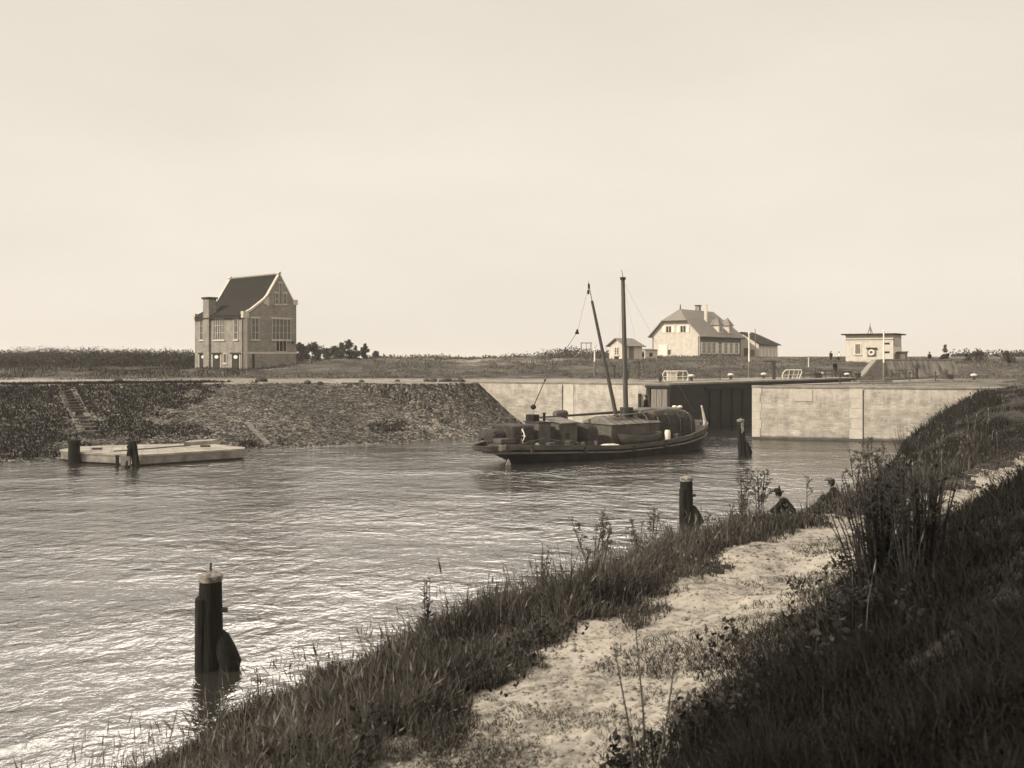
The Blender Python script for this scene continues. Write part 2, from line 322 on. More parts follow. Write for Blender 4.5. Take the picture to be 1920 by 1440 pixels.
# ---------------------------------------------------------------- water
def water_mat():
    m = bpy.data.materials.new('canal_water'); m.use_nodes = True; t = m.node_tree; b = t.nodes['Principled BSDF']
    b.inputs['Base Color'].default_value = G(.025); b.inputs['Roughness'].default_value = .05; b.inputs['IOR'].default_value = 4.2; b.inputs['Specular IOR Level'].default_value = .5
    c = nd(t, 'ShaderNodeTexCoord'); tot = None
    for sc_, amp, st, rot, det in ((.6, .026, (1, 1.1, 1), .5, 2.0), (1.9, .0145, (1, 1.1, 1), .4, 3.0), (6.0, .0048, (1, 1.2, 1), -.4, 3.0)):
        mpn = nd(t, 'ShaderNodeMapping'); mpn.inputs['Scale'].default_value = st; mpn.inputs['Rotation'].default_value = (0, 0, rot); L_(t, c.outputs['Object'], mpn.inputs[0])
        n = nd(t, 'ShaderNodeTexNoise', i_Scale=sc_, i_Detail=det, i_Roughness=.55, i_Distortion=.6); L_(t, mpn.outputs[0], n.inputs[0])
        k = nd(t, 'ShaderNodeMath', operation='MULTIPLY', i_1=amp * 4); L_(t, n.outputs[0], k.inputs[0])
        if tot is None: tot = k.outputs[0]
        else: a = nd(t, 'ShaderNodeMath', operation='ADD'); L_(t, tot, a.inputs[0]); L_(t, k.outputs[0], a.inputs[1]); tot = a.outputs[0]
    # gust patches: rougher and calmer water
    g = nd(t, 'ShaderNodeTexNoise', i_Scale=.09, i_Detail=3.0); mg = nd(t, 'ShaderNodeMapping'); mg.inputs['Scale'].default_value = (1, 2.2, 1); L_(t, c.outputs['Object'], mg.inputs[0]); L_(t, mg.outputs[0], g.inputs[0])
    gr = nd(t, 'ShaderNodeMapRange', i_1=.35, i_2=.65, i_3=.55, i_4=1.15); L_(t, g.outputs[0], gr.inputs[0])
    hm = nd(t, 'ShaderNodeMath', operation='MULTIPLY'); L_(t, tot, hm.inputs[0]); L_(t, gr.outputs[0], hm.inputs[1])
    bp = nd(t, 'ShaderNodeBump', i_Strength=1.0, i_Distance=1.0); L_(t, hm.outputs[0], bp.inputs['Height']); L_(t, bp.outputs[0], b.inputs['Normal'])
    return m
mb = MB(); mb.add([(-300, -200, 0), (120, -200, 0), (120, 160, 0), (-300, 160, 0)], [(0, 1, 2, 3)])
tag(mb.build('water', water_mat()), 'rippled pale canal water', 'water', kind='structure')

# ---------------------------------------------------------------- lock walls
M_wall = bricks('lock_brick', .36, .06, .29, stains=.9, mott=.38)
M_conc = mat('concrete', .40, .54, 1.6, bump=.01)
M_coping = mat('coping', .16, .30, 1.2)
def wall_run(name, a, b, nrm, label, top=3.86, th=.9, m=None, cap_h=.16):
    """a wall with its face on the line a-b (object x axis), body going back along nrm"""
    a = Vector((a[0], a[1], 0)); b = Vector((b[0], b[1], 0)); d = b - a; L = d.length; rz = math.atan2(d.y, d.x)
    t = thing(name, label, 'canal wall', a, rz); loc_n = Matrix.Rotation(-rz, 3, 'Z') @ Vector((nrm[0], nrm[1], 0)); s = 1 if loc_n.y > 0 else -1
    MB().span((0, 0, -2), (L, s * th, top - cap_h)).build('brickwork', m or M_wall, t)
    MB().span((-.03, -s * .05, top - cap_h), (L, s * th, top)).build('coping', M_coping, t, bevel=.02)
    return t, L, s
t, L, s = wall_run('wing_wall', RC, RW_J, n_r, 'pale brick wing wall right of the lock mouth, with a light corner quoin and lime runs')
Q1 = MB()
for z0 in np.arange(0.15, 3.6, .62): Q1.span((-.02, -.03 * s, z0), (.62 if int(z0 / .62) % 2 else .52, .5 * s, z0 + .6))
Q1.build('quoin', M_conc, t)
Q1 = MB()
for z0 in np.arange(0.15, 3.6, .72): Q1.span((L - .95 + (.12 if int(z0 / .72) % 2 else 0), -.03 * s, z0), (L - .08, .4 * s, z0 + .7))
Q1.build('pilaster', M_conc, t)
MB().span((2.95, -.035 * s, 2.78), (4.15, .2 * s, 3.62)).build('stone_tablet', mat('tablet', .40, .5), t)
MB().span((L - .07, -.012 * s, -.5), (L, .2 * s, 3.6)).build('expansion_joint', mat('dark_gap', .03), t)
t2, L2, s = wall_run('wing_wall', RW_J, RW_E, n_r, 'right end of the brick wing wall running into the grassy slope')
t3, L3, s3 = wall_run('wing_wall', LC, LW_E, n_l, 'pale brick wing wall behind the barge, left of the lock mouth')
Q1 = MB().span((8.05, -.03 * s3, -.2), (8.9, .3 * s3, 3.68)); Q1.build('pilaster', M_conc, t3)
MB().span((3.6, -.03 * s3, 2.5), (5.2, .2 * s3, 3.3)).build('stone_tablet', mat('tablet', .40, .5), t3)
MB().span((8.98, -.012 * s3, -.5), (9.06, .2 * s3, 3.6)).build('expansion_joint', MATS['dark_gap'], t3)
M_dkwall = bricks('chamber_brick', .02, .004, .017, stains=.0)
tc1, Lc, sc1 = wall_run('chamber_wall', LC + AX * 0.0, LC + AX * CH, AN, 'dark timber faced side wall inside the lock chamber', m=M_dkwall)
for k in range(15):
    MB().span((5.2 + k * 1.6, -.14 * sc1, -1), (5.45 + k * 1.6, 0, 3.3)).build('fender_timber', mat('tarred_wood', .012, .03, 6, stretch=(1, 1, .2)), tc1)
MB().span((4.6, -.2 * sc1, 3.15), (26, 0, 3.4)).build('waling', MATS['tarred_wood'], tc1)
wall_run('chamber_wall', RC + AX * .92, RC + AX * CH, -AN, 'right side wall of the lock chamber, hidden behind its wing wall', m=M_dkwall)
# far gates closing the chamber
a = LC + AX * (CH - 4); b = RC + AX * (CH - 4); mid = (a + b) / 2 + AX * 1.4
gt = thing('lock_gate', 'closed dark plank gates at the far end of the lock chamber', 'lock gate', (mid[0], mid[1], 0))
for p in (a, b):
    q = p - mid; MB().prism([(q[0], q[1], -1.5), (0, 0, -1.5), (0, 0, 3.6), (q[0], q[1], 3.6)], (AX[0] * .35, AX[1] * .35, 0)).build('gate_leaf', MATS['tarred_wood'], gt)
# flat lock islands (coping level) left and right of the chamber
M_plat = soil('lock_plateau_turf', [(.3, .05), (.5, .11), (.7, .24)], 1.2, .05, 5.0, s2=.2)
def flat(name, pts, z, m, label):
    mb = MB(); mb.prism([(p[0], p[1], z - .3) for p in pts], (0, 0, .3)); return tag(mb.build(name, m), label, name.replace('_', ' '), kind='structure')
e1 = .88
LI = LC + n_l * e1 + AN * e1
flat('lock_terrace', [LC + n_l * e1 + u_l * 14, LC + n_l * e1 + AN * e1 * .2, LC + AN * e1 + AX * .2, LC + AN * e1 + AX * CH, LC + AX * CH + AN * 6.0, LC + AN * 7.5 + AX * 3, LC + n_l * 7 + u_l * 14], 3.862, M_gravel, 'pale strip of ground along the left side of the lock')
flat('lock_terrace', [RC + n_r * e1 + u_r * .4, RW_E + n_r * e1, RW_E + n_r * 24, RC + AX * (CH + 3) - AN * e1, RC - AN * e1 + AX * 1.2], 3.862, M_plat, 'grassy ground above the right wing wall')
# ---------------------------------------------------------------- grass and scrub
def leafmat(name, lo, hi, trans=.25, rough=.7):
    m = bpy.data.materials.new(name); m.use_nodes = True; t = m.node_tree; b = t.nodes['Principled BSDF']; b.inputs['Roughness'].default_value = rough; b.inputs['Specular IOR Level'].default_value = .06
    at = nd(t, 'ShaderNodeAttribute', attribute_name='v'); r = nd(t, 'ShaderNodeValToRGB'); L_(t, at.outputs['Fac'], r.inputs[0])
    r.color_ramp.elements[0].color = G(lo); r.color_ramp.elements[1].color = G(hi); L_(t, r.outputs[0], b.inputs['Base Color'])
    tr = nd(t, 'ShaderNodeBsdfTranslucent'); L_(t, r.outputs[0], tr.inputs[0]); mxs = nd(t, 'ShaderNodeMixShader'); mxs.inputs[0].default_value = trans
    o = t.nodes['Material Output']; L_(t, b.outputs[0], mxs.inputs[1]); L_(t, tr.outputs[0], mxs.inputs[2]); L_(t, mxs.outputs[0], o.inputs[0]); MATS[name] = m; return m
def blades(name, X, Y, Z, hgt, wid, lean, m, label, val, head=0.0, up=None):
    n = len(X); yaw = rng.uniform(0, 2 * np.pi, n); ly = rng.uniform(0, 2 * np.pi, n) if up is None else rng.normal(up, .7, n)
    dx, dy = np.cos(yaw) * wid / 2, np.sin(yaw) * wid / 2; lx, lyy = np.cos(ly) * lean * hgt, np.sin(ly) * lean * hgt
    B = np.stack([X, Y, Z - .04], -1); D = np.stack([dx, dy, np.zeros(n)], -1)
    mid = B + np.stack([lx * .35, lyy * .35, hgt * .55], -1); tip = B + np.stack([lx, lyy, hgt * (1 - .25 * lean)], -1)
    V = np.stack([B - D, B + D, mid - D * .7, mid + D * .7, tip], 1); i = np.arange(n)[:, None] * 5
    q = [np.concatenate([i, i + 1, i + 3, i + 2], 1)]; tr = [np.concatenate([i + 2, i + 3, i + 4], 1)]; vals = np.repeat(val, 5); V = V.reshape(-1, 3)
    if head > 0:
        s = np.where(rng.random(n) < head)[0]; k = len(s); o = n * 5; tp = tip[s]; up_ = (tip - mid)[s]; up_ /= np.linalg.norm(up_, axis=1)[:, None]
        D2 = D[s] * 2.0; Hh = up_ * (hgt[s] * .16)[:, None]
        V2 = np.stack([tp - Hh * .6, tp - D2, tp + Hh, tp + D2], 1).reshape(-1, 3); j = np.arange(k)[:, None] * 4 + o
        q.append(np.concatenate([j, j + 1, j + 2, j + 3], 1)); V = np.concatenate([V, V2]); vals = np.concatenate([vals, np.repeat(np.clip(val[s] + .25, 0, 1), 4)])
    ob = np_mesh(name, V, [np.concatenate(q), tr[0]], m, attr=vals); return tag(ob, label, 'grass', kind='stuff')
def scatter(n, d0, d1, a0, a1, p=1.0):
    """random spots, denser towards the viewer (density ~ 1/d^(1+p))"""
    a = np.radians(rng.uniform(a0, a1, n)); u = rng.random(n)
    d = (d0 ** (1 - p) + u * (d1 ** (1 - p) - d0 ** (1 - p))) ** (1 / (1 - p)) if abs(p - 1) > 1e-3 else d0 * (d1 / d0) ** u
    return np.sin(a) * d, np.cos(a) * d, d
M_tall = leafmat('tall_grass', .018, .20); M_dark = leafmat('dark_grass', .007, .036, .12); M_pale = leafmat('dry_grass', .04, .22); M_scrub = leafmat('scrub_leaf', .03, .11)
# fringe between the path and the water
X, Y, d = scatter(600000, 6, 72, -36, 36, .75); h, sn, sf, k = terrain(X, Y)
e = vnoise(X, Y, .8, 21) + vnoise(X, Y, 2.5, 22) * .7 + vnoise(X, Y, 7, 23) * .4
ok = (sn > .15) & (sn + e * .9 < 6.15 + np.clip((Y - 16) * .05, 0, 1.2)) & (sf < -.3) & (h > .02); X, Y, d, h, sn = X[ok], Y[ok], d[ok], h[ok], sn[ok]
cl = np.clip(.55 + vnoise(X, Y, .55, 31) * 1.1 + vnoise(X, Y, 1.7, 32) * .8, .12, 1.3)
edge_ = np.clip(sn / .9, .35, 1) * np.clip((6.6 - sn) / 1.2, .4, 1)
hg = rng.uniform(.3, .8, len(X)) * cl * edge_ * (1 + (rng.random(len(X)) < .05) * .6); wd = .006 + .00085 * d
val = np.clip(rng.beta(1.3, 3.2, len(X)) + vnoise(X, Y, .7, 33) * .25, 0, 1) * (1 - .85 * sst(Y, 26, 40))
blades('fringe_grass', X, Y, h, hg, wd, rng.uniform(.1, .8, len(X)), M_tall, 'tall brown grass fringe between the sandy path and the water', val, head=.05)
# dark slope right of the path
X, Y, d = scatter(420000, 2.2, 60, -42, 42, .9); h, sn, sf, k = terrain(X, Y)
e = vnoise(X, Y, .8, 21) + vnoise(X, Y, 2.5, 22) * .7 + vnoise(X, Y, 7, 23) * .4
ok = (sn + e * .8 > 8.2) & (sn < 22) & (sf < -.3); X, Y, d, h, sn = X[ok], Y[ok], d[ok], h[ok], sn[ok]
cl = np.clip(.6 + vnoise(X, Y, .7, 41) * 1.0 + vnoise(X, Y, 2.2, 42) * .7, .15, 1.3)
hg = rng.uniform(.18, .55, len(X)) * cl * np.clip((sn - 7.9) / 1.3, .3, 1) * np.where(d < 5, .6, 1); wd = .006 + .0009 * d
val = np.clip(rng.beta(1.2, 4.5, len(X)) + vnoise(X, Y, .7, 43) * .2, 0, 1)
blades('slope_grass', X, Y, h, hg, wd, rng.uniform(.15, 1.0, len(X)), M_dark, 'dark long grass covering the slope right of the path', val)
# low tufts and dry wisps on the path
X, Y, d = scatter(260000, 6, 60, -20, 36, .8); h, sn, sf, k = terrain(X, Y)
pt = vnoise(X * .6 + Y * .8, Y * .6 - X * .8, .9, 51) * 1.0 + vnoise(X, Y, 2.4, 52) * .7 + np.clip((sn - 7.15) * .38, -.7, .5)
ok = (sn > 5.2) & (sn < 9.4) & (pt > -.02) & (sf < 0); X, Y, d, h, pt = X[ok], Y[ok], d[ok], h[ok], pt[ok]
blades('path_tufts', X, Y, h, rng.uniform(.03, .11, len(X)) * (1 + np.clip(pt, 0, .6) * 1.5), .006 + .0008 * d, rng.uniform(.4, 1.2, len(X)), M_tall, 'low flattened grass patches growing over the sandy path', np.clip(rng.beta(1.3, 3, len(X)), 0, 1))
# pebbles and clods lying on the sand
X, Y, d = scatter(26000, 6, 40, -20, 36, 1.0); h, sn, sf, k = terrain(X, Y)
ok = (sn > 5.4) & (sn < 9.2); X, Y, d, h = X[ok], Y[ok], d[ok], h[ok]; n = len(X); r_ = rng.gamma(2.0, .007, n) + .004 + .0003 * d
O6 = np.array([(1, 0, 0), (0, 1, 0), (-1, 0, 0), (0, -1, 0), (0, 0, .7), (0, 0, -.5)]); Vp = (O6[None] * r_[:, None, None] * rng.uniform(.6, 1.3, (n, 6, 1)) + np.stack([X, Y, h], -1)[:, None]).reshape(-1, 3)
i = np.arange(n)[:, None] * 6; Tp = np.concatenate([i + np.array(t_) for t_ in ((0, 1, 4), (1, 2, 4), (2, 3, 4), (3, 0, 4), (1, 0, 5), (2, 1, 5), (3, 2, 5), (0, 3, 5))])
tag(np_mesh('path_gravel', Vp, [Tp], mat('pebble', .08, .26, 9)), 'loose pebbles and clods on the sandy path', 'gravel', kind='stuff')
# far dyke grass, plateau grass and weeds on the stone slope
X, Y, d = scatter(150000, 60, 150, -34, 34, .2); h, sn, sf, k = terrain(X, Y)
dens = vnoise(X, Y, .18, 61) + vnoise(X, Y, .6, 62) * .6
inch = (((X - RC[0]) * AX[0] + (Y - RC[1]) * AX[1]) > -1) & (((X - RC[0]) * AX[0] + (Y - RC[1]) * AX[1]) < CH + 2) & (np.abs((X - RC[0]) * AN[0] + (Y - RC[1]) * AN[1] - 3.9) < 6.5)
ok = (sf > 0) & (h > 3.3) & ~inch & (((Y > 90.3) & (dens > -.22)) | ((Y < 90) & (X > 17) & (dens > -.05)) | ((X < -28) & (Y > 86) ))
X, Y, d, h, dens = X[ok], Y[ok], d[ok], h[ok], dens[ok]
blades('dyke_grass', X, Y, h, rng.uniform(.12, .42, len(X)) * np.clip(.7 + dens * 1.3, .2, 1.4) * np.where(Y < 92, .5, 1) * np.where(X < -28, 1.5, 1), .05 + .0004 * d, rng.uniform(.1, .7, len(X)), M_tall, 'rough grass over the far dyke and round the buildings', np.clip(rng.beta(1.5, 1.8, len(X)) - np.where(X < -28, .35, 0) + dens * .3, 0, 1))
X, Y, d = scatter(120000, 46, 84, -34, 2, .2); h, sn, sf, k = terrain(X, Y)
dens = vnoise(X, Y, .25, 71) + vnoise(X, Y, .9, 72) * .8 + sst(-X, 19, 34) * 1.35
ok = (sf > .3) & (h < 4.2) & (h > .1) & (sn < 0) & (dens > .5) & (Y < 82); X, Y, d, h, dens = X[ok], Y[ok], d[ok], h[ok], dens[ok]
blades('bank_weeds', X, Y, h, rng.uniform(.08, .34, len(X)), .03 + .0005 * d, rng.uniform(.2, .9, len(X)), M_dark, 'dark weeds growing between the stones of the far slope', np.clip(rng.beta(1.2, 3, len(X)), 0, 1))

X, Y, d = scatter(9000, 5, 55, -34, 38, .8); h, sn, sf, k = terrain(X, Y)
ok = ((sn > 1.3) & (sn < 5.9) | (sn > 8.4) & (sn < 11) & (d > 9) & (rng.random(len(X)) < .05)) & (sf < -.3) & (vnoise(X, Y, .35, 91) > -.12); X, Y, d, h = X[ok], Y[ok], d[ok], h[ok]
blades('dry_stalks', X, Y, h, rng.uniform(.45, .95, len(X)), .003 + .0005 * d, rng.uniform(.05, .5, len(X)), M_pale, 'thin pale dry stalks with seed heads standing out of the near bank grass', np.clip(rng.beta(1.5, 2, len(X)), 0, 1), head=.8)

def leaf_cloud(centres, radii, n_each, size, seed_flat=.8):
    C = np.repeat(centres, n_each, 0); Rr = np.repeat(radii, n_each, 0); n = len(C)
    dirs = rng.normal(size=(n, 3)); dirs /= np.linalg.norm(dirs, axis=1)[:, None]; rr = rng.random(n) ** .45
    Pn = C + dirs * rr[:, None] * Rr; a = rng.normal(size=(n, 3)); a /= np.linalg.norm(a, axis=1)[:, None]; b = np.cross(a, rng.normal(size=(n, 3))); b /= np.linalg.norm(b, axis=1)[:, None]
    s = rng.uniform(.5, 1.3, n)[:, None] * size; V = np.stack([Pn - a * s, Pn + b * s * .6, Pn + a * s, Pn - b * s * .6], 1).reshape(-1, 3)
    i = np.arange(n)[:, None] * 4; return V, np.concatenate([i, i + 1, i + 2, i + 3], 1), np.repeat(np.clip(rng.beta(1.6, 2.2, n) + rng.normal(0, .1, n), 0, 1), 4)
def tree(x, y, hh, rr, name, label, cat, group, n=13, leaf=.17, dens=110):
    z = ground(x, y); t = thing(name, label, cat, (x, y, z), group=group); tr = MB(); tr.tube([(0, 0, -.2), (.05, .03, hh * .35), (-.04, .06, hh * .7), (0, 0, hh * .92)], [hh * .028, hh * .022, hh * .012, .01], 7)
    cs = []; rs = []
    for k in range(n):
        a = random.uniform(0, 6.28); q = random.uniform(.15, .62) * rr; zz = hh * random.uniform(.16, .86); q *= 1.25 - zz / hh * .7
        c = (math.cos(a) * q, math.sin(a) * q, zz); cs.append(c); s_ = rr * random.uniform(.3, .5); rs.append((s_, s_, s_ * random.uniform(.7, 1.1)))
        tr.tube([(0, 0, zz * .55), (c[0] * .6, c[1] * .6, zz * .85), c], [hh * .012, hh * .008, .012], 5)
    cs.append((0, 0, hh * .9)); rs.append((rr * .25, rr * .25, hh * .14))
    tr.build('trunk', MATS.get('bark') or mat('bark', .05, .1, 6), t)
    V, Fq, v = leaf_cloud(np.array(cs), np.array(rs), dens, leaf); o = np_mesh('crown', V, [Fq], M_scrub, attr=v); o.parent = t; return t
side = ['right of the tall brick house', 'in the row beyond the dyke']
tl = [(572, 150, 3.9, 1.5), (590, 152, 4.8, 1.9), (612, 158, 3.6, 1.4), (627, 155, 4.0, 1.6), (640, 150, 4.6, 1.6), (654, 150, 5.2, 1.5), (667, 156, 4.1, 1.0), (684, 152, 4.6, 1.0), (704, 158, 3.0, 1.2), (560, 140, 4.3, 1.6)]
desc = ['low round tree beside the tall brick house', 'broad round tree just right of the tall house', 'small low tree between the round trees beyond the dyke', 'bushy tree left of the tallest one beyond the dyke', 'full crowned tree next to the tallest beyond the dyke',
        'tallest pointed tree on the dyke skyline', 'thin open tree right of the tallest one', 'narrow upright tree at the right end of the tree row', 'lowest bush trailing off right of the tree row', 'dark tree half hidden behind the tall house']
for (px, d_, hh, rr), ds in zip(tl, desc): tree((px - CX) / F * d_, d_, hh * .8, rr, 'tree', ds, 'tree', 'trees on the skyline beyond the dyke')
for px, d_, hh, rr, ds in [(1772, 128, 2.2, .8, 'small dark conical bush on the skyline right of the cabin'), (1838, 118, 1.4, 1.6, 'dark spreading bush at the right end of the dyke'), (1812, 122, 1.1, .9, 'low dark bush left of the spreading one at the right end'), (1888, 116, 1.3, 1.5, 'dark bush beyond the right end of the stone revetment')]:
    tree((px - CX) / F * d_, d_, hh, rr, 'bush', ds, 'bush', 'bushes at the right end of the dyke', n=6, leaf=.12)
# scrub wood on the left horizon and thin scrub beyond the dyke: reads as one mass
n = 1500; px_ = rng.uniform(-80, 372, n); dd = rng.uniform(112, 215, n); X = (px_ - CX) / F * dd; h = terrain(X, dd)[0]; tp = rng.uniform(1.1, 2.15, n) * (.85 + vnoise(X, dd * .2, .12, 81) * .9) * (1 + (dd - 112) / 160)
V, Fq, v = leaf_cloud(np.stack([X, dd, h + tp * .42], -1), np.stack([tp * .9, tp * .9, tp * .66], -1), 60, .17)
tag(np_mesh('scrub_wood', V, [Fq], leafmat('wood_leaf', .016, .075, .1), attr=v), 'dark low scrub wood along the left horizon', 'woodland', kind='stuff')
n = 420; px_ = np.concatenate([rng.uniform(690, 1140, n - 110), rng.uniform(1020, 1085, 50), rng.uniform(1770, 2000, 60)]); dd = rng.uniform(150, 210, n); X = (px_ - CX) / F * dd; h = terrain(X, dd)[0]; tp = rng.uniform(.5, 1.25, n) * (1.1 + vnoise(X, dd * .1, .1, 82) * 1.2) + np.where(X < 16, .75, 0)+ np.where((px_ > 1015) & (px_ < 1090), .55, 0)
V, Fq, v = leaf_cloud(np.stack([X, dd, h + tp * .5], -1), np.stack([tp, tp, tp * .62], -1), 46, .2)
tag(np_mesh('far_scrub', V, [Fq], M_scrub, attr=v), 'thin scrub on the skyline beyond the dyke', 'scrub', kind='stuff')

X, Y, d = scatter(900, 5, 50, -28, 38, .9); h, sn, sf, k = terrain(X, Y)
ok = ((sn > .3) & (sn < 6.2) | (sn > 8.0) & (sn < 10.5) & (d > 8)) & (sf < -.3) & (vnoise(X, Y, .5, 92) > -.05); X, Y, h, d = X[ok], Y[ok], h[ok], d[ok]; s_ = rng.uniform(.1, .3, len(X))
V, Fq, v = leaf_cloud(np.stack([X, Y, h + s_ * .7], -1), np.stack([s_ * 1.1, s_ * 1.1, s_ * .9], -1), 34, .045)
tag(np_mesh('broad_leaved_herbs', V, [Fq], leafmat('herb_leaf', .012, .055, .15), attr=v), 'low broad leaved herbs scattered through the near bank grass', 'herbs', kind='stuff')

# ---------------------------------------------------------------- tall weeds standing out of the fringe (each one a thing)
M_stem = mat('weed_stem', .03, .08, 8)
def weed(px, d_, hh, label, kind='umbel', spread=.3, n=4, rz=0):
    x = (px - CX) / F * d_; z = ground(x, d_); t = thing('tall_weed', label, 'weed', (x, d_, z), group='tall weeds along the near bank')
    st = MB(); hd = MB(); heads = []; rr = random.Random(int(px * 7 + d_))
    for k in range(n):
        a = rr.uniform(0, 6.28); lx, ly = math.cos(a) * spread * rr.uniform(.3, 1), math.sin(a) * spread * rr.uniform(.1, .5); H_ = hh * rr.uniform(.72, 1.0)
        pts = [(lx * .1, ly * .1, -.03), (lx * .35 + rr.uniform(-.02, .02), ly * .3, H_ * .4), (lx * .8, ly * .7, H_ * .75), (lx * 1.1, ly, H_)]
        w = .005 + .00028 * d_
        st.tube(pts, [w * 1.3, w, w * .8, w * .5], 5)
        if kind == 'umbel':
            tips = [pts[-1]]
            for j in range(rr.randint(3, 6)):
                f = rr.uniform(.45, .92); b0 = (lx * f * .95, ly * f, H_ * f); aa = rr.uniform(0, 6.28); q = rr.uniform(.04, .12) * hh
                tp_ = (b0[0] + math.cos(aa) * q, b0[1] + math.sin(aa) * q, b0[2] + q * rr.uniform(.7, 1.4)); st.tube([b0, ((b0[0] + tp_[0]) / 2 + math.cos(aa) * q * .2, (b0[1] + tp_[1]) / 2, (b0[2] + tp_[2]) / 2), tp_], [w * .7, w * .6, w * .4], 4); tips.append(tp_)
            for tp_ in tips:
                hd = MB(); c0_ = Vector(tp_)
                for m_ in range(9):
                    q = .009 * hh + .0003 * d_; c = c0_ + Vector((rr.gauss(0, .022) * hh, rr.gauss(0, .022) * hh, rr.uniform(-.012, .035) * hh))
                    hd.ball(c, q * rr.uniform(.5, 1.0), sz=.8, n=5, m=3); hd.tube([c0_ - Vector((0, 0, .02)), c], w * .3, 3, cap=False)
                heads.append(hd)
        else:
            for j in range(int(26 * H_)):
                f = rr.uniform(.12, 1.0); b0 = (lx * f, ly * f, H_ * f); aa = rr.uniform(0, 6.28); q = rr.uniform(.05, .13) * hh * (1.25 - f * .8)
                c = Vector((b0[0] + math.cos(aa) * q, b0[1] + math.sin(aa) * q, b0[2] + q * .5)); b0 = Vector(b0); sd_ = Vector((-math.sin(aa), math.cos(aa), 0)) * q * .26
                hd.add([b0, (b0 + c) / 2 + sd_, c, (b0 + c) / 2 - sd_], [(0, 1, 2, 3)])
    st.build('stem', M_stem, t)
    if kind == 'umbel':
        for q_ in heads: q_.build('flower_head', M_stem, t)
    else: hd.build('foliage', mat('weed_leaf', .009, .03, 8), t)
    return t
W = [(1112, 19.0, 1.25, 'branching dried umbel weed left of centre, widest of the near clumps', 'umbel', .42, 6), (1128, 19.6, .95, 'shorter umbel weed pressed against the widest clump', 'umbel', .25, 4),
     (1196, 21.5, .95, 'thin umbel weed between the widest clump and the middle mooring pile', 'umbel', .25, 4), (1222, 22.0, 1.15, 'tall single stemmed umbel weed just left of the middle pile', 'umbel', .15, 3), (1250, 22.6, .8, 'low umbel weed directly below the middle pile', 'umbel', .25, 4),
     (1330, 24.5, .85, 'slender weed just right of the middle pile', 'umbel', .3, 3), (1392, 25.2, 1.45, 'tall forked umbel weed between the middle pile and the crouching man', 'umbel', .3, 5), (1424, 25.6, 1.4, 'tall upright umbel weed nearest the crouching man', 'umbel', .28, 6), (1380, 24.6, .9, 'low weed at the foot of the tall forked one', 'umbel', .3, 4),
     (800, 14.6, .82, 'leafy dark weed standing alone at the left of the fringe', 'leafy', .1, 4), (1012, 16.8, .78, 'dark leafy weed left of the widest umbel clump', 'leafy', .28, 7), (1030, 17.1, .55, 'low dark leafy weed behind its larger neighbour', 'leafy', .2, 5), (1118, 18.6, .6, 'dark leafy weed at the foot of the widest umbel clump', 'leafy', .2, 5),
     (1512, 24.5, .95, 'single thin umbel weed between the two seated men', 'umbel', .08, 1), (487, 11.6, .62, 'lone thin stalk at the lower left end of the fringe', 'umbel', .06, 1), (628, 12.6, .5, 'pale short weed near the lower left end of the fringe', 'umbel', .12, 3), (940, 15.6, .62, 'wispy weed between the lone leafy weed and the dark bushy one', 'umbel', .15, 3),
     (1604, 24, 1.25, 'tall thin weed right of the capped man', 'umbel', .25, 4), (1640, 22, 1.45, 'tall weed rising behind the dark thicket on the slope', 'umbel', .35, 6)]
for w_ in W: weed(w_[0], w_[1], w_[2] * (1.28 if w_[4] == 'umbel' else 1.6), *w_[3:])
def thicket(px, py, hh, w, n, label, seed, leaf=26):
    p = hit(px, py); rr = random.Random(seed); t = thing('thicket', label, 'shrub', p, group='dark shrubs on the near slope'); st = MB(); lf = MB()
    for k in range(n):
        a = rr.uniform(0, 6.28); q = rr.uniform(0, w); lx, ly = math.cos(a) * q, math.sin(a) * q * .6; H_ = hh * rr.uniform(.5, 1); b0 = Vector((lx * .45, ly * .45, -.05)); c1 = Vector((lx * .7 + rr.uniform(-.05, .05), ly * .7, H_ * .5)); c2 = Vector((lx * 1.05, ly, H_))
        st.tube([b0, c1, c2], [.011, .008, .004], 5)
        for j in range(leaf):
            f = rr.uniform(.1, 1.0); b = (b0.lerp(c1, f * 2) if f < .5 else c1.lerp(c2, f * 2 - 1)); aa = rr.uniform(0, 6.28); q2 = rr.uniform(.03, .085); e_ = b + Vector((math.cos(aa) * q2, math.sin(aa) * q2, q2 * rr.uniform(.1, .9))); s_ = Vector((-math.sin(aa), math.cos(aa), 0)) * q2 * .22
            lf.add([b, (b + e_) / 2 + s_, e_, (b + e_) / 2 - s_], [(0, 1, 2, 3)])
    st.build('stem', mat('thicket_stem', .012, .03, 8), t); lf.build('foliage', mat('weed_leaf', .009, .03, 8), t); return t
thicket(1650, 1100, 1.35, .72, 110, 'dark leafy thicket overhanging the path, nearest and widest of the shrubs', 3)
thicket(1722, 1090, 1.35, .42, 60, 'taller dark shrub on the right flank of the widest thicket', 4)
thicket(1672, 985, 1.6, .8, 70, 'dark shrub behind the widest thicket, on the fringe side of the path', 5, 30)
thicket(1745, 960, .9, .45, 26, 'smaller dark shrub right of the path bend, under the far grass slope', 6, 30)
thicket(1700, 868, 1.7, .8, 50, 'dark shrub against the foot of the right wing wall', 8, 30)
thicket(1600, 1180, .45, .5, 30, 'low dark shrub at the foot of the slope right of the path', 10)
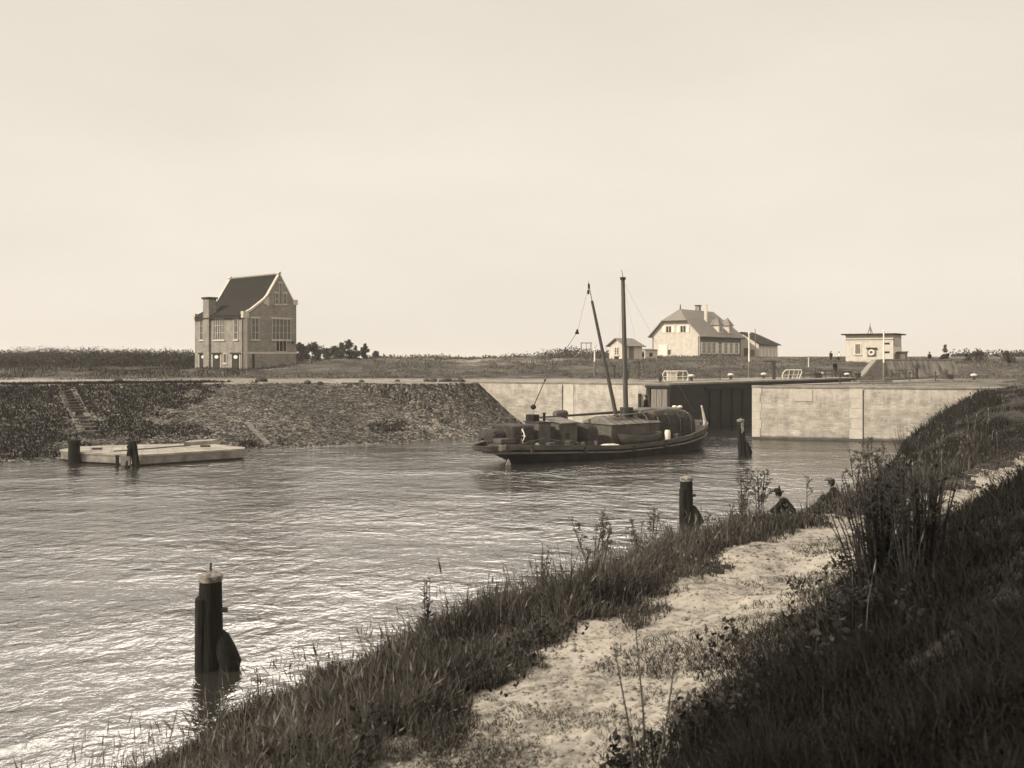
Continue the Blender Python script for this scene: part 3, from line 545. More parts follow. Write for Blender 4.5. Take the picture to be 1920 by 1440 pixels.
# three bare twigs close to the viewer
p = on_z(1205, 1400, 2.9)
bare = thing('bare_twigs', 'three bare upright twigs growing from the path close to the viewer', 'twigs', (p.x, p.y, ground(p.x, p.y)))
for (x0, y0), (x1, y1), k in [((1212, 1400), (1192, 1180), 0), ((1196, 1400), (1152, 1215), 1), ((1222, 1400), (1268, 1218), 2)]:
    a = P(x0, y0, p.y) - bare.location; b = P(x1, y1, p.y + (.1, -.05, .12)[k]) - bare.location; a.z = min(a.z, -.02); m_ = a.lerp(b, .5) + Vector((.02, .01, 0)); tw = MB()
    tw.tube([a, m_, b], [.012, .008, .004], 6)
    for f in np.linspace(.15, .98, 13):
        q = a.lerp(m_, f * 2) if f < .5 else m_.lerp(b, f * 2 - 1); dr = Vector((random.uniform(-1, 1), random.uniform(-1, 1), 1)).normalized() * random.uniform(.012, .035); tw.tube([q, q + dr], [.008, .003], 4)
    tw.build('twig', M_stem, bare)
# ---------------------------------------------------------------- buildings
M_dark = mat('dark_opening', .02, .035, 2); M_glass = mat('window_glass', .05, .09, 1.5, rough=.15, spec=.6)
M_white = mat('white_paint', .62, .78, 2.5); M_whitestone = mat('white_stone', .38, .56, 3)
M_tile = mat('dark_roof_tile', .012, .035, 4, spec=.1, bump=.06, stretch=(1, 1, 3)); M_tile2 = mat('grey_roof_tile', .14, .26, 3, bump=.06, stretch=(1, 1, 3))
M_br_l = bricks('house_brick', .21, .06, .20, .24, .08, mott=.28); M_plaster = mat('pale_plaster', .44, .58, 1.5, bump=.01); M_wood = mat('grey_wood', .10, .2, 5, stretch=(1, 1, .3))

def window(parent, m_frame, c, w, h, nrm, tang, lights=1, depth=.12, frame=.07, dark=None, bars=0, sill=True, lintel=False, name='window'):
    """window in a wall: c = centre on the wall face, nrm outwards, tang along the wall"""
    n, u = Vector(nrm), Vector(tang); up = Vector((0, 0, 1)); c = Vector(c)
    def bx(mb, cu, cz, su, sz, d0, d1):
        p = c + u * cu + up * cz; q = [p - u * su / 2 - up * sz / 2 + n * d0, p + u * su / 2 - up * sz / 2 + n * d0, p + u * su / 2 + up * sz / 2 + n * d0, p - u * su / 2 + up * sz / 2 + n * d0]
        mb.prism(q, n * (d1 - d0))
    g = MB(); bx(g, 0, 0, w - .02, h - .02, .004, .03); wi = g.build(name, dark or M_glass, parent)
    f = MB(); f_ = frame
    bx(f, -w / 2 + f_ / 2, 0, f_, h, .006, .07); bx(f, w / 2 - f_ / 2, 0, f_, h, .006, .07); bx(f, 0, h / 2 - f_ / 2, w - 2 * f_, f_, .006, .066); bx(f, 0, -h / 2 + f_ / 2, w - 2 * f_, f_, .006, .066)
    for k in range(1, lights): bx(f, -w / 2 + w * k / lights, 0, f_ * 1.1, h - 2 * f_, .006, .062)
    for k in range(1, bars + 1): bx(f, 0, -h / 2 + h * k / (bars + 1), w - 2 * f_, f_ * .5, .006, .05)
    f.build('frame', m_frame, wi)
    if sill: s_ = MB(); bx(s_, 0, -h / 2 - .07, w + .25, .12, .0, .13); s_.build('sill', M_whitestone, wi)
    if lintel: s_ = MB(); bx(s_, 0, h / 2 + .08, w + .25, .15, .0, .09); s_.build('lintel', M_whitestone, wi)
    return wi

# --- tall brick house at the left. local x along the gable, y along the side wall, z up from the ground
HC = Vector((-30.4, 103, 0)); ha = R(50); HW, HL, HZ = 7.15, 10.4, 3.9
house = thing('brick_house', 'tall brick house with steep dark roof and white gable copings, alone at the left', 'house', (HC.x, HC.y, HZ), ha)
ca, sa = math.cos(ha), math.sin(ha)
def hw(px): r = (px - CX) / F; return (r * HC.y - HC.x) / (ca - r * sa)          # gable face: pixel column to metres from the corner
def hl(px): r = (px - CX) / F; return (HC.x - r * HC.y) / (sa + r * ca)
def hz_w(px, py): return H - (py - HY) / F * (HC.y + hw(px) * sa) - HZ
def hz_l(px, py): return H - (py - HY) / F * (HC.y + hl(px) * ca) - HZ
zx, zy = (lambda u: 340 + u / 6.4), (lambda v: 490 + v / 6.4)
prof = [(0, 6.85), (.9, 7.3), (2.9, 8.75), (4.75, 11.65), (6.75, 8.55), (HW, 8.5)]
base = [(0, 0, 0), (HW, 0, 0), (HW, 0, 8.5), (6.75, 0, 8.5), (4.75, 0, 11.5), (2.9, 0, 8.6), (.9, 0, 7.15), (0, 0, 6.7)]
MB().prism(base, (0, HL, 0)).build('wall', M_br_l, house)
roof = MB()
for (x0, z0), (x1, z1) in zip(prof[:4], prof[1:5]):
    roof.prism([(x0 - (.25 if x0 == 0 else 0), .32, z0 - (.15 if x0 == 0 else 0)), (x1, .32, z1), (x1, .32, z1 + .14), (x0 - (.25 if x0 == 0 else 0), .32, z0 + (.0 if x0 == 0 else .14))], (0, HL - .64, 0))
rf = roof.build('roof', M_tile, house)
MB().box((4.75, HL / 2, 11.8), (.28, HL - .6, .16)).build('ridge', mat('ridge_tile', .16, .26), rf)
for y0 in (-.06, HL - .36):
    cp = MB()
    for (x0, z0), (x1, z1) in zip(prof[:4], prof[1:5]): cp.prism([(x0, y0, z0 - .02), (x1, y0, z1 - .02), (x1, y0, z1 + .26), (x0, y0, z0 + .26)], (0, .42, 0))
    cp.box((.15, y0 + .2, 6.85), (.75, .5, .75)); cp.prism([(2.55, y0, 8.2), (3.3, y0, 7.95), (3.25, y0, 8.9), (2.85, y0, 9.1)], (0, .4, 0)); cp.box((HW - .15, y0 + .21, 8.55), (.65, .44, .6)); cp.box((4.75, y0 + .2, 11.85), (.3, .4, .4), ry=R(45))
    cp.build('gable_coping', M_whitestone, house)
band = MB().span((-.04, -.05, hz_w(500, 661.5) - .12), (HW + .03, 0, hz_w(500, 661.5) + .1)); band.build('string_course', M_whitestone, house)
MB().span((.06, -.04, 0), (.36, 0, 6.6)).build('corner_quoin', M_whitestone, house)
MB().tube([(-.09, .25, .1), (-.09, .25, 6.4), (-.14, .3, 6.7)], .05).build('drainpipe', M_dark, house)
MB().span((-.32, .4, 6.52), (-.2, HL - .4, 6.66)).build('gutter', M_dark, house)
def gw(u0, u1, v0, v1, lights, **k):
    a, b = hw(zx(u0)), hw(zx(u1)); px = zx((u0 + u1) / 2); t0, t1 = hz_w(px, zy(v0)), hz_w(px, zy(v1)); return window(house, M_whitestone, ((a + b) / 2, 0, (t0 + t1) / 2), b - a, t0 - t1, (0, -1, 0), (1, 0, 0), lights, frame=.06, **k)
gw(840, 930, 680, 940, 2, lintel=True, bars=2); gw(1085, 1312, 690, 942, 5, lintel=True, bars=2)
gw(1130, 1262, 952, 1084, 3, sill=False, dark=M_dark)
gw(1122, 1160, 382, 515, 1, lintel=True, bars=1); gw(1172, 1206, 262, 515, 1, lintel=True, bars=2); gw(1220, 1262, 385, 515, 1, lintel=True, bars=1)
def door_on(u0, u1, v0, z0=0.05):
    a, b = hw(zx(u0)), hw(zx(u1)); t0 = hz_w(zx(u0), zy(v0)); MB().span((a, -.03, z0), (b, .0, t0)).build('door', M_dark, house)
door_on(850, 878, 1105)
MB().box((hw(zx(1328)), -.2, hz_w(zx(1328), zy(975))), (.22, .3, .25), taper=.6).build('wall_lamp', M_dark, house)
def lw(u0, u1, v0, v1, lights, **k):
    a, b = hl(zx(u1)), hl(zx(u0)); px = zx((u0 + u1) / 2); t0, t1 = hz_l(px, zy(v0)), hz_l(px, zy(v1)); return window(house, M_whitestone, (0, (a + b) / 2, (t0 + t1) / 2), b - a, t0 - t1, (-1, 0, 0), (0, 1, 0), lights, frame=.07, **k)
lw(222, 268, 690, 945, 1, lintel=True, bars=2); lw(385, 522, 680, 945, 5, lintel=True, bars=2); lw(635, 684, 678, 940, 1, lintel=True, bars=2); lw(508, 548, 1105, 1222, 1)
for u0, u1 in ((218, 312), (378, 470), (606, 700)):
    a, b = hl(zx(u1)), hl(zx(u0)); zt = hz_l(zx((u0 + u1) / 2), zy(1112)); dr = MB().span((-.025, a, .1), (0, b, zt)).build('doorway', M_dark, house)
    MB().span((-.05, a - .12, .1), (0, a, zt)).span((-.05, b, .1), (0, b + .12, zt)).build('jamb', M_whitestone, dr)
    MB().span((-.12, a - .2, zt), (0, b + .2, zt + .16)).build('lintel', M_dark, dr)
    MB().ball((-.02, (a + b) / 2, zt - .35), .42, sx=.08, sz=.5).build('fanlight', M_white, dr)
a, b = hl(zx(350)), hl(zx(285)); ch = MB().span((-.24, a, 0), (.0, b, 6.2)).span((-.26, a - .04, 6.2), (.75, b + .04, 8.95)); chim = ch.build('chimney', M_br_l, house)
MB().box((.25, (a + b) / 2, 9.02), (1.25, b - a + .4, .2)).build('chimney_cap', M_tile, chim)
rc = MB().span((HW - 1.0, HL * .42, 7.5), (HW - .45, HL * .42 + .6, 11.0)); rcm = rc.build('chimney', M_br_l, house); MB().box((HW - .73, HL * .42 + .3, 11.06), (.7, .75, .13)).build('chimney_cap', M_tile, rcm)

# --- wide white house with half hipped roof on the right. local x along the long side, y = -depth towards the gable's far side
b_ = R(52); K = Vector((33.1, 160, 0)); KZ = 5.75; WL, WW = 17.8, 9.5
wh = thing('farmhouse', 'wide pale house with half hipped grey roof, shuttered gable and two dormers', 'house', (K.x, K.y, KZ), b_)
ez, hzp, rz_ = 4.05, 6.6, 8.7; mid_ = WW / 2; ins_ = 2.35
MB().prism([(0, 0, 0), (0, WW, 0), (0, WW, ez), (0, WW - ins_, hzp), (0, ins_, hzp), (0, 0, ez)], (WL, 0, 0)).build('wall', M_plaster, wh)
def tilted(mb, pts, th=.16):
    a, b, c = [Vector(p) for p in pts[:3]]; n = (b - a).cross(c - a).normalized(); n = n if n.z > 0 else -n; mb.prism(pts, n * th)
rf = MB(); o = .55; sl = (rz_ - ez) / mid_; zE = ez - o * sl * .75
def sideplane(y_e, y_h, y_m, sgn):
    hipY = ins_ if sgn < 0 else WW - ins_
    tilted(rf, [(-o, y_e, zE), (-o, hipY, hzp + .02), (1.9, mid_, rz_), (WL - 2.6, mid_, rz_), (WL + o, y_e + (2.0 if sgn < 0 else -2.0) * 0, zE)])
sideplane(-o, 0, 0, -1); sideplane(WW + o, 0, 0, 1)
tilted(rf, [(-o - .1, ins_ - .1, hzp - .05), (-o - .1, WW - ins_ + .1, hzp - .05), (1.9, mid_, rz_ + .03)])
tilted(rf, [(WL + o, -o, zE), (WL + o, WW + o, zE), (WL - 2.6, mid_, rz_ + .02)])
rfo = rf.build('roof', M_tile2, wh)
MB().box((1.9, mid_, rz_ + .55), (.18, .18, .9), taper=.5).build('finial', M_tile, rfo)
MB().span((7.4, 2.3, 6.2), (7.85, 2.75, 9.9)).build('chimney', M_plaster, wh); c2 = MB().span((9.0, mid_ - .2, 8.3), (9.8, mid_ + .6, 9.7)).build('chimney', M_br_l, wh); MB().box((9.4, mid_ + .2, 9.78), (1.0, 1.0, .16)).build('chimney_cap', M_tile, c2)
MB().tube([(7.0, 2.0, 6.5), (7.0, 2.0, 10.2)], .05).build('flue_pipe', M_white, wh)
for x in (8.2, 12.6):
    dm = MB().span((x, .2, ez + .25), (x + 1.7, 2.0, ez + 2.0)).build('dormer', M_plaster, wh)
    MB().add([(x - .25, -.0, ez + 1.95), (x + 1.95, .0, ez + 1.95), (x + 1.95, 2.4, ez + 1.95), (x - .25, 2.4, ez + 1.95), (x + .85, .9, ez + 3.5)], [(0, 1, 4), (1, 2, 4), (2, 3, 4), (3, 0, 4), (3, 2, 1, 0)]).build('dormer_roof', M_tile2, dm)
    window(dm, M_white, (x + .85, .2, ez + 1.2), 1.2, 1.1, (0, -1, 0), (1, 0, 0), 2, sill=False)
MB().span((-.3, -.62, zE - .16), (WL + .4, -.5, zE - .02)).build('gutter', M_dark, wh)
MB().tube([(-.06, .2, 0), (-.06, .2, ez - .2)], .06).build('drainpipe', M_wood, wh)
MB().tube([(-.06, WW - .2, 0), (-.06, WW - .2, ez - .2)], .06).build('drainpipe', M_wood, wh)
Ky = lambda px: (K.x - (px - CX) / F * K.y) / (math.sin(b_) + (px - CX) / F * math.cos(b_))   # gable face: metres from the near corner
for px in (1254, 1281):
    y = Ky(px); w_ = window(wh, M_white, (0, y, 5.1), 1.15, 1.25, (-1, 0, 0), (0, 1, 0), 2, sill=False, dark=M_dark)
    for s_ in (-1, 1): MB().span((-.09, y + s_ * .92 - .3, 4.48), (-.02, y + s_ * .92 + .3, 5.72)).build('shutter', M_white, w_)
dgl = MB().span((-.08, Ky(1251), 0), (-.02, Ky(1234.5), 2.35)).build('double_door', M_white, wh)
for px in (1230, 1255): 
    y = Ky(px); w_ = window(wh, M_white, (0, y, 1.0), .8, 1.1, (-1, 0, 0), (0, 1, 0), 1, sill=False)
MB().span((.25, -.02, 0), (WL - .25, 0, ez)).build('shaded_front', bricks('shade_toned_brick', .12, .03, .12, .24, .08), wh)  # shade of the long side put into a darker sheet over the plaster
Kx = [1.6, 3.6, 5.6, 8.2, 10.6, 13.0, 15.4]
for i, x in enumerate(Kx):
    w_ = window(wh, M_white, (x, 0, 1.75 if i != 3 else 1.2), 1.3, 2.0 if i != 3 else 2.4, (0, -1, 0), (1, 0, 0), 2, bars=2, sill=i != 3)
    for s_ in (-1, 1): MB().span((x + s_ * .98 - .26, -.1, .75), (x + s_ * .98 + .26, -.02, 2.75)).build('shutter', M_white, w_)
# barn-like annexe behind and right of it
an = thing('annexe', 'low annexe with sloping dark roof behind the wide pale house, at its right', 'outbuilding', (47.6, 175, 5.2), b_)
AWd, ALn = 6.4, 9.5
MB().prism([(0, 0, 0), (0, AWd, 0), (0, AWd, 4.6), (0, 3.4, 5.3), (0, 0, 3.2)], (ALn, 0, 0)).build('wall', M_plaster, an)
ar = MB(); tilted(ar, [(-.4, -.5, 2.95), (-.4, 3.4, 5.4), (ALn - 4, 3.4, 5.4), (ALn + .6, -.5, 2.95)]); tilted(ar, [(-.4, 3.4, 5.4), (-.4, AWd + .4, 4.5), (ALn + .5, AWd + .4, 4.5), (ALn - 4, 3.4, 5.4)]); tilted(ar, [(ALn + .6, -.5, 2.95), (ALn - 4, 3.4, 5.42), (ALn + .6, AWd + .4, 3.4)]); ar.build('roof', M_tile, an)
MB().span((-.05, 2.0, .9), (-.01, 3.0, 2.4)).build('window', M_glass, an); MB().span((-.05, .8, 0), (-.01, 1.7, 2.1)).build('door', M_wood, an)
for k in range(5): MB().span((1 + k * 1.8, -.05, .1), (1.5 + k * 1.8, -.01, 2.4)).build('pilaster', M_white, an)
# --- hut with pitched roof
hb = R(40); hk = P(1170, 680, 122); hu = thing('hut', 'small pale pitched roof hut with one tall window, behind the barge mast', 'hut', (hk.x, 122, ground(hk.x, 122) - .1), hb); z_ = 0
hW, hL = 2.7, 3.6
MB().prism([(0, 0, 0), (0, hW, 0), (0, hW, 2.15), (0, hW / 2, 3.0), (0, 0, 2.15)], (hL, 0, 0)).build('wall', M_plaster, hu)
hr = MB(); tilted(hr, [(-.35, -.4, 1.95), (-.35, hW / 2, 3.05), (hL - .5, hW / 2, 3.05), (hL + .3, -.4, 1.95)], .1); tilted(hr, [(-.35, hW + .4, 1.95), (-.35, hW / 2, 3.05), (hL - .5, hW / 2, 3.05), (hL + .3, hW + .4, 1.95)], .1); tilted(hr, [(hL + .3, -.4, 1.95), (hL + .3, hW + .4, 1.95), (hL - .5, hW / 2, 3.07)], .1); hr.build('roof', M_tile2, hu)
window(hu, M_white, (0, hW / 2, 1.35), .8, 1.1, (-1, 0, 0), (0, 1, 0), 2, bars=2); MB().span((-.03, hW / 2 - .4, .15), (0, hW / 2 + .4, .6)).build('door_panel', M_dark, hu)
MB().span((1.0, -.04, .1), (1.9, 0, 2.0)).build('door', M_wood, hu)
for px, w, h_, lb in ((1201, 1.5, 1.1, 'low white shed beside the small hut'), (1216, 2.0, 1.35, 'white shed with dark opening beside the wide house')):
    x = (px - CX) / F * 138; s_ = thing('shed', lb, 'shed', (x, 138, ground(x, 138)), R(20)); MB().span((-w / 2, -.8, 0), (w / 2, .8, h_)).build('wall', M_plaster, s_); MB().box((0, 0, h_ + .05), (w + .3, 1.9, .1), rx=R(4)).build('roof', M_tile2, s_); MB().span((-.3, -.84, .3), (.25, -.8, .9)).build('opening', M_dark, s_)
# timber frame on the skyline
x = (1099 - CX) / F * 135; z = ground(x, 135); tf = thing('timber_hoist', 'open timber frame standing on the skyline left of the mast', 'frame', (x, 135, z)); ht = 2.9
for xx in (-.72, .72): MB().box((xx, 0, ht / 2), (.13, .13, ht)).build('post', M_wood, tf)
MB().box((0, 0, ht - .02), (1.7, .12, .12)).build('crossbeam', M_wood, tf); MB().tube([(-.7, 0, 1.6), (-2.6, .2, .1)], .05).build('strut', M_wood, tf); MB().tube([(-.68, 0, .5), (.1, 0, 1.3), (.68, 0, .4)], .045).build('brace', M_wood, tf); MB().tube([(.05, 0, .1), (.05, 0, ht)], .035).build('middle_post', M_wood, tf)

# --- lock keeper's cabin, flat overhanging roof, local x along the front
cz = R(-34); c0 = P(1675, 676, 118); cb = thing('control_cabin', 'small pale cabin with flat overhanging roof and a life ring board', 'cabin', (c0.x, 118, 5.1), cz)
CW, CD, CHt = 6.0, 5.2, 3.72
MB().span((-CW, 0, 0), (0, CD, CHt)).build('wall', M_plaster, cb)
rr_ = MB().box((-CW / 2, CD / 2, CHt + .09), (CW + 1.0, CD + .9, .17)).build('roof', M_tile, cb)
MB().tube([(-3.4, 1, 3.9), (-3.1, 1, 4.9)], .05, 5).tube([(-2.8, 1, 3.9), (-3.1, 1, 4.9)], .05, 5).tube([(-3.1, 1.4, 3.9), (-3.1, 1, 4.9), (-3.1, 1, 5.3)], .04, 5).tube([(-3.3, 1, 4.3), (-2.9, 1, 4.3)], .04, 5).build('roof_antenna', M_wood, rr_)
fu = lambda u: -CW + (u - 855) / (1175 - 855) * CW; fv = lambda v: CHt - (v - 150) / 195 * CHt
window(cb, M_white, ((fu(918) + fu(960)) / 2, 0, (fv(210) + fv(285)) / 2), fu(960) - fu(918), fv(210) - fv(285), (0, -1, 0), (1, 0, 0), 1, dark=M_wood)
for v in (210, 270): MB().span((fu(1115), -.05, fv(v + 6)), (fu(1150), 0, fv(v - 6))).build('shutter_hinge', M_dark, cb)
MB().span((fu(855), -.02, fv(180)), (fu(1175), 0, fv(186))).build('wall_band', M_wood, cb)
lrb = thing('life_ring_board', 'dark square board with a white life ring on the cabin front', 'life ring', cb.matrix_basis @ Vector(((fu(1000) + fu(1065)) / 2, -.05, (fv(240) + fv(305)) / 2)), cz)
MB().span((-.55, -.03, -.5), (.55, .03, .5)).build('board', M_wood, lrb); MB().prism([(-.68, -.2, .5), (.68, -.2, .5), (.68, .03, .62), (-.68, .03, .62)], (0, 0, .05)).build('board_roof', M_dark, lrb)
ring = MB().tube([(math.cos(a) * .3, -.1, math.sin(a) * .3) for a in np.linspace(0, 2 * math.pi, 21)], .12, 8, cap=False).build('ring', M_white, lrb)
for i in range(4): MB().box((.06, .7 + i * 1.15, 2.75), (.08, .9, .95)).build('side_window', M_glass, cb)
MB().span((0, .1, 1.2), (.05, CD - .1, 2.2)).build('side_panel', M_white, cb)
dk = c0 + Vector((1.2, 1.0, 0)); hc = thing('wood_store', 'low dark wooden hutch against the right side of the cabin', 'hutch', (dk.x + .1, 119, 5.1), cz); MB().span((-.75, -.6, 0), (.75, .8, 1.35)).build('body', M_wood, hc); MB().box((0, .1, 1.41), (1.75, 1.6, .1), rx=R(6)).build('lid', M_dark, hc)
# stone revetment right of the cabin and the triangular ramp wall
a0 = XY(1662, 97); a1 = XY(1800, 100)
rv = thing('revetment_wall', 'dark mossy stone revetment below the right end of the dyke', 'retaining wall', (a0.x, a0.y, 3.7), math.atan2(a1.y - a0.y, a1.x - a0.x)); Lr = (a1 - a0).length
M_rev = mat('revetment_stone', .06, .26, 1.2, bump=.05, stretch=(2.2, 1, .5), contrast=(.35, .66))
MB().prism([(0, 0, 0), (0, .9, 1.9), (0, 1.6, 1.9), (0, 1.6, 0)], (Lr, 0, 0)).build('stonework', M_rev, rv); MB().span((0, .85, 1.9), (Lr, 1.5, 2.0)).build('coping', M_coping, rv)
rp = XY(1658, 96); rm = thing('ramp_wall', 'pale edged triangular ramp wall beside the stone revetment', 'ramp', (rp.x, 96, 3.75))
MB().prism([(0, 0, 0), (-2.4, 0, 0), (-.75, 0, 1.85), (0, 0, 1.9)], (0, 1.2, 0)).build('wall', mat('ramp_face', .09, .15), rm); MB().prism([(-2.45, -.03, 0), (-2.2, -.03, 0), (-.6, -.03, 1.9), (-.85, -.03, 1.9)], (0, 1.3, 0)).build('edge_strip', mat('worn_edge', .16, .26, 3), rm)
# ---------------------------------------------------------------- quay furniture
M_iron = mat('dark_iron', .035, .07, 8)
def bollard(px, d_, label):
    v = XY(px, d_); t = thing('bollard', label, 'bollard', v, group='white capped mooring bollards on the lock side')
    MB().tube([(0, 0, -.1), (0, 0, .1), (0, 0, .12), (0, 0, .42)], [.2, .2, .13, .12], 12).build('stem', M_iron, t, smooth=True); c = MB(); c.ball((0, 0, .5), .3, sz=.5, n=14); c.build('cap', mat('cap_paint', .45, .6), t, smooth=True); return t
for px, d_, lb in [(1296, 79, 'first white capped bollard, right of the white gate handrail'), (1370, 84, 'white capped bollard on the pale strip, in front of the wide house'), (1432, 88, 'white capped bollard between the white pole and the dark gantry post'),
                   (1588, 93.5, 'small white capped bollard under the dyke, beside the handcart'), (1625, 76.5, 'nearest white capped bollard, standing before the triangular ramp'), (1826, 82, 'white capped bollard at the far right above the wing wall'), (1539, 92, 'white capped bollard right of the tilted white rail')]:
    bollard(px, d_, lb)
def pole(px, d_, top, split, r, label, lo=None, hi=None):
    v = XY(px, d_); t = thing('signal_pole', label, 'pole', v); zt = H - (top - HY) / F * d_ - v.z; zs = H - (split - HY) / F * d_ - v.z
    MB().tube([(0, 0, -.2), (0, 0, zs)], r * 1.15, 8).build('lower_pole', lo or M_wood, t); MB().tube([(0, 0, zs), (0, 0, zt)], [r, r * .8], 8).build('upper_pole', hi or M_white, t)
    MB().ball((0, 0, zt), r * 1.5, n=8, m=5).build('finial', hi or M_white, t)
pole(1404.5, 91, 625, 678, .085, 'tall white pole with dark foot in front of the annexe'); pole(1657, 78.3, 621, 680, .07, 'tall thin white pole with dark foot in front of the cabin'); pole(1115, 93, 656, 678, .09, 'short white topped pole left of the slanting derrick')
pole(1416, 118, 618, 640, .05, 'thin grey pole behind the tall white pole', M_wood, M_wood); pole(1516, 110, 672, 690, .07, 'small white post on the dyke left of the two standing people')
def ironpost(px, d_, label, arm=0, hh=1.6, w=.28, head='arm'):
    v = XY(px, d_); t = thing('iron_post', label, 'post', v); MB().box((0, 0, hh / 2 - .05), (w, w, hh + .1)).build('post', M_iron, t)
    if head == 'arm': MB().box((-arm / 2, 0, hh + .06), (arm + .3, .2, .14)).build('arm', M_iron, t)
    else: MB().box((0, 0, hh + .1), (w * 2.2, w * 1.8, .35), taper=.6).build('head', M_iron, t)
ironpost(1451, 84, 'thick dark gantry post with a short arm, left of the tilted rail', .7, 1.7, .26); ironpost(1719, 92, 'dark lamp headed post before the stone revetment', 0, 1.15, .22, 'h')
ironpost(1176, 88, 'dark box headed post just left of the upright mast', 0, .75, .3, 'h'); ironpost(1198, 92, 'dark forked post right of the mast', .5, 1.6, .12); ironpost(1152, 93, 'dark post between derrick and mast', .2, 1.2, .14); ironpost(1238, 76, 'short dark post left of the white handrail', 0, .45, .2, 'h')
for i, (px, w) in enumerate([(800, .25), (812, .3), (826, .18), (838, .35), (852, .2), (864, .3), (490, .45), (222, .4), (600, .25), (678, .22), (576, .25), (745, .2)]):
    v = XY(px, 79 if px > 700 else 77); m_ = MB(); m_.ball((0, 0, w * .3), w, sx=1.2, sz=.75, jit=.18, n=8, m=5)
    ds = ['leftmost of the dark stones above the right end of the pitched slope', 'second dark stone from the left above the wing wall end', 'small dark stone in the row above the wing wall end', 'largest dark stone in the row above the wing wall end', 'small dark stone right of the largest in that row', 'rightmost dark stone of the row at the wing wall', 'big dark lump on the towpath below the tall brick house', 'dark lump on the towpath at the far left', 'dark stone on the towpath right of the tall house', 'small dark stone in the middle of the towpath', 'small dark stone on the towpath just right of the tall house', 'small lone stone left of the row above the pitched slope'][i]
    o_ = m_.build('boulder', M_iron, loc=v); tag(o_, ds, 'stone', 'dark stones lying along the towpath')
# white tubular handrails on the gate walkways
def rail(px0, px1, d_, label, tilt=0, hh=.95):
    a = XY(px0, d_); b = XY(px1, d_ + .4); b.z = a.z; Lr = (b - a).length; t = thing('gate_handrail', label, 'handrail', a, math.atan2(b.y - a.y, b.x - a.x), group='white handrails on the lock gates')
    lean = tilt * hh
    MB().tube([(.22, 0, 0), (.02, 0, hh * .35), (lean * .5 - .02, 0, hh * .7), (.12 + lean, 0, hh), (Lr - .12 + lean, 0, hh), (Lr + lean * .5 + .02, 0, hh * .7), (Lr, 0, hh * .35), (Lr - .15, 0, 0)], .045, 8).build('top_rail', M_white, t, smooth=True)
    MB().tube([(.02 + lean * .4, 0, hh * .5), (Lr + lean * .4, 0, hh * .5)], .025, 6).build('mid_rail', M_white, t)
    for f in (.3, .55, .8): MB().tube([(Lr * f, 0, 0), (Lr * f + lean, 0, hh)], .025, 6).build('stanchion', M_white, t)
rail(1243, 1290, 78, 'white curved handrail left of the lock mouth'); rail(1466, 1500, 86.2, 'white tilted handrail right of the lock mouth', .3)
v = XY(1260, 79); wb_ = thing('winch_box', 'pale winch box behind the white curved handrail', 'winch box', v); MB().span((-.42, -.3, 0), (.42, .3, .82)).build('casing', M_plaster, wb_, bevel=.03); MB().box((0, 0, .86), (.95, .7, .08)).build('lid', M_conc, wb_)
# open gate leaf / timber fendering at the left corner of the mouth
fd = thing('timber_fender', 'tall boarded timber fender at the left corner of the lock mouth', 'fender', (LC[0], LC[1], 0), math.atan2(u_l[1], u_l[0]))
s_ = -s3 if (Matrix.Rotation(-math.atan2(u_l[1], u_l[0]), 3, 'Z') @ Vector((n_l[0], n_l[1], 0))).y * s3 < 0 else s3
M_board = mat('weathered_board', .12, .24, 5, stretch=(3, 3, .25))
for k in range(3): MB().span((.12 + k * .44, -.3 * s_, -1), (.12 + k * .44 + .4, -.16 * s_, 3.4 - .02 * (k % 2))).build('board', M_board, fd)
for x0, x1 in ((1.5, 1.8), (-.12, .1)): MB().span((x0, -.36 * s_, -1.2), (x1, -.06 * s_, 3.5)).build('post', MATS['tarred_wood'], fd)
MB().span((2.3, -.2 * s_, -1.2), (2.5, -.03 * s_, 3.0)).build('post', MATS['tarred_wood'], fd)
MB().span((-.2, -.42 * s_, 3.5), (1.9, -.05 * s_, 3.66)).build('waling', MATS['tarred_wood'], fd)

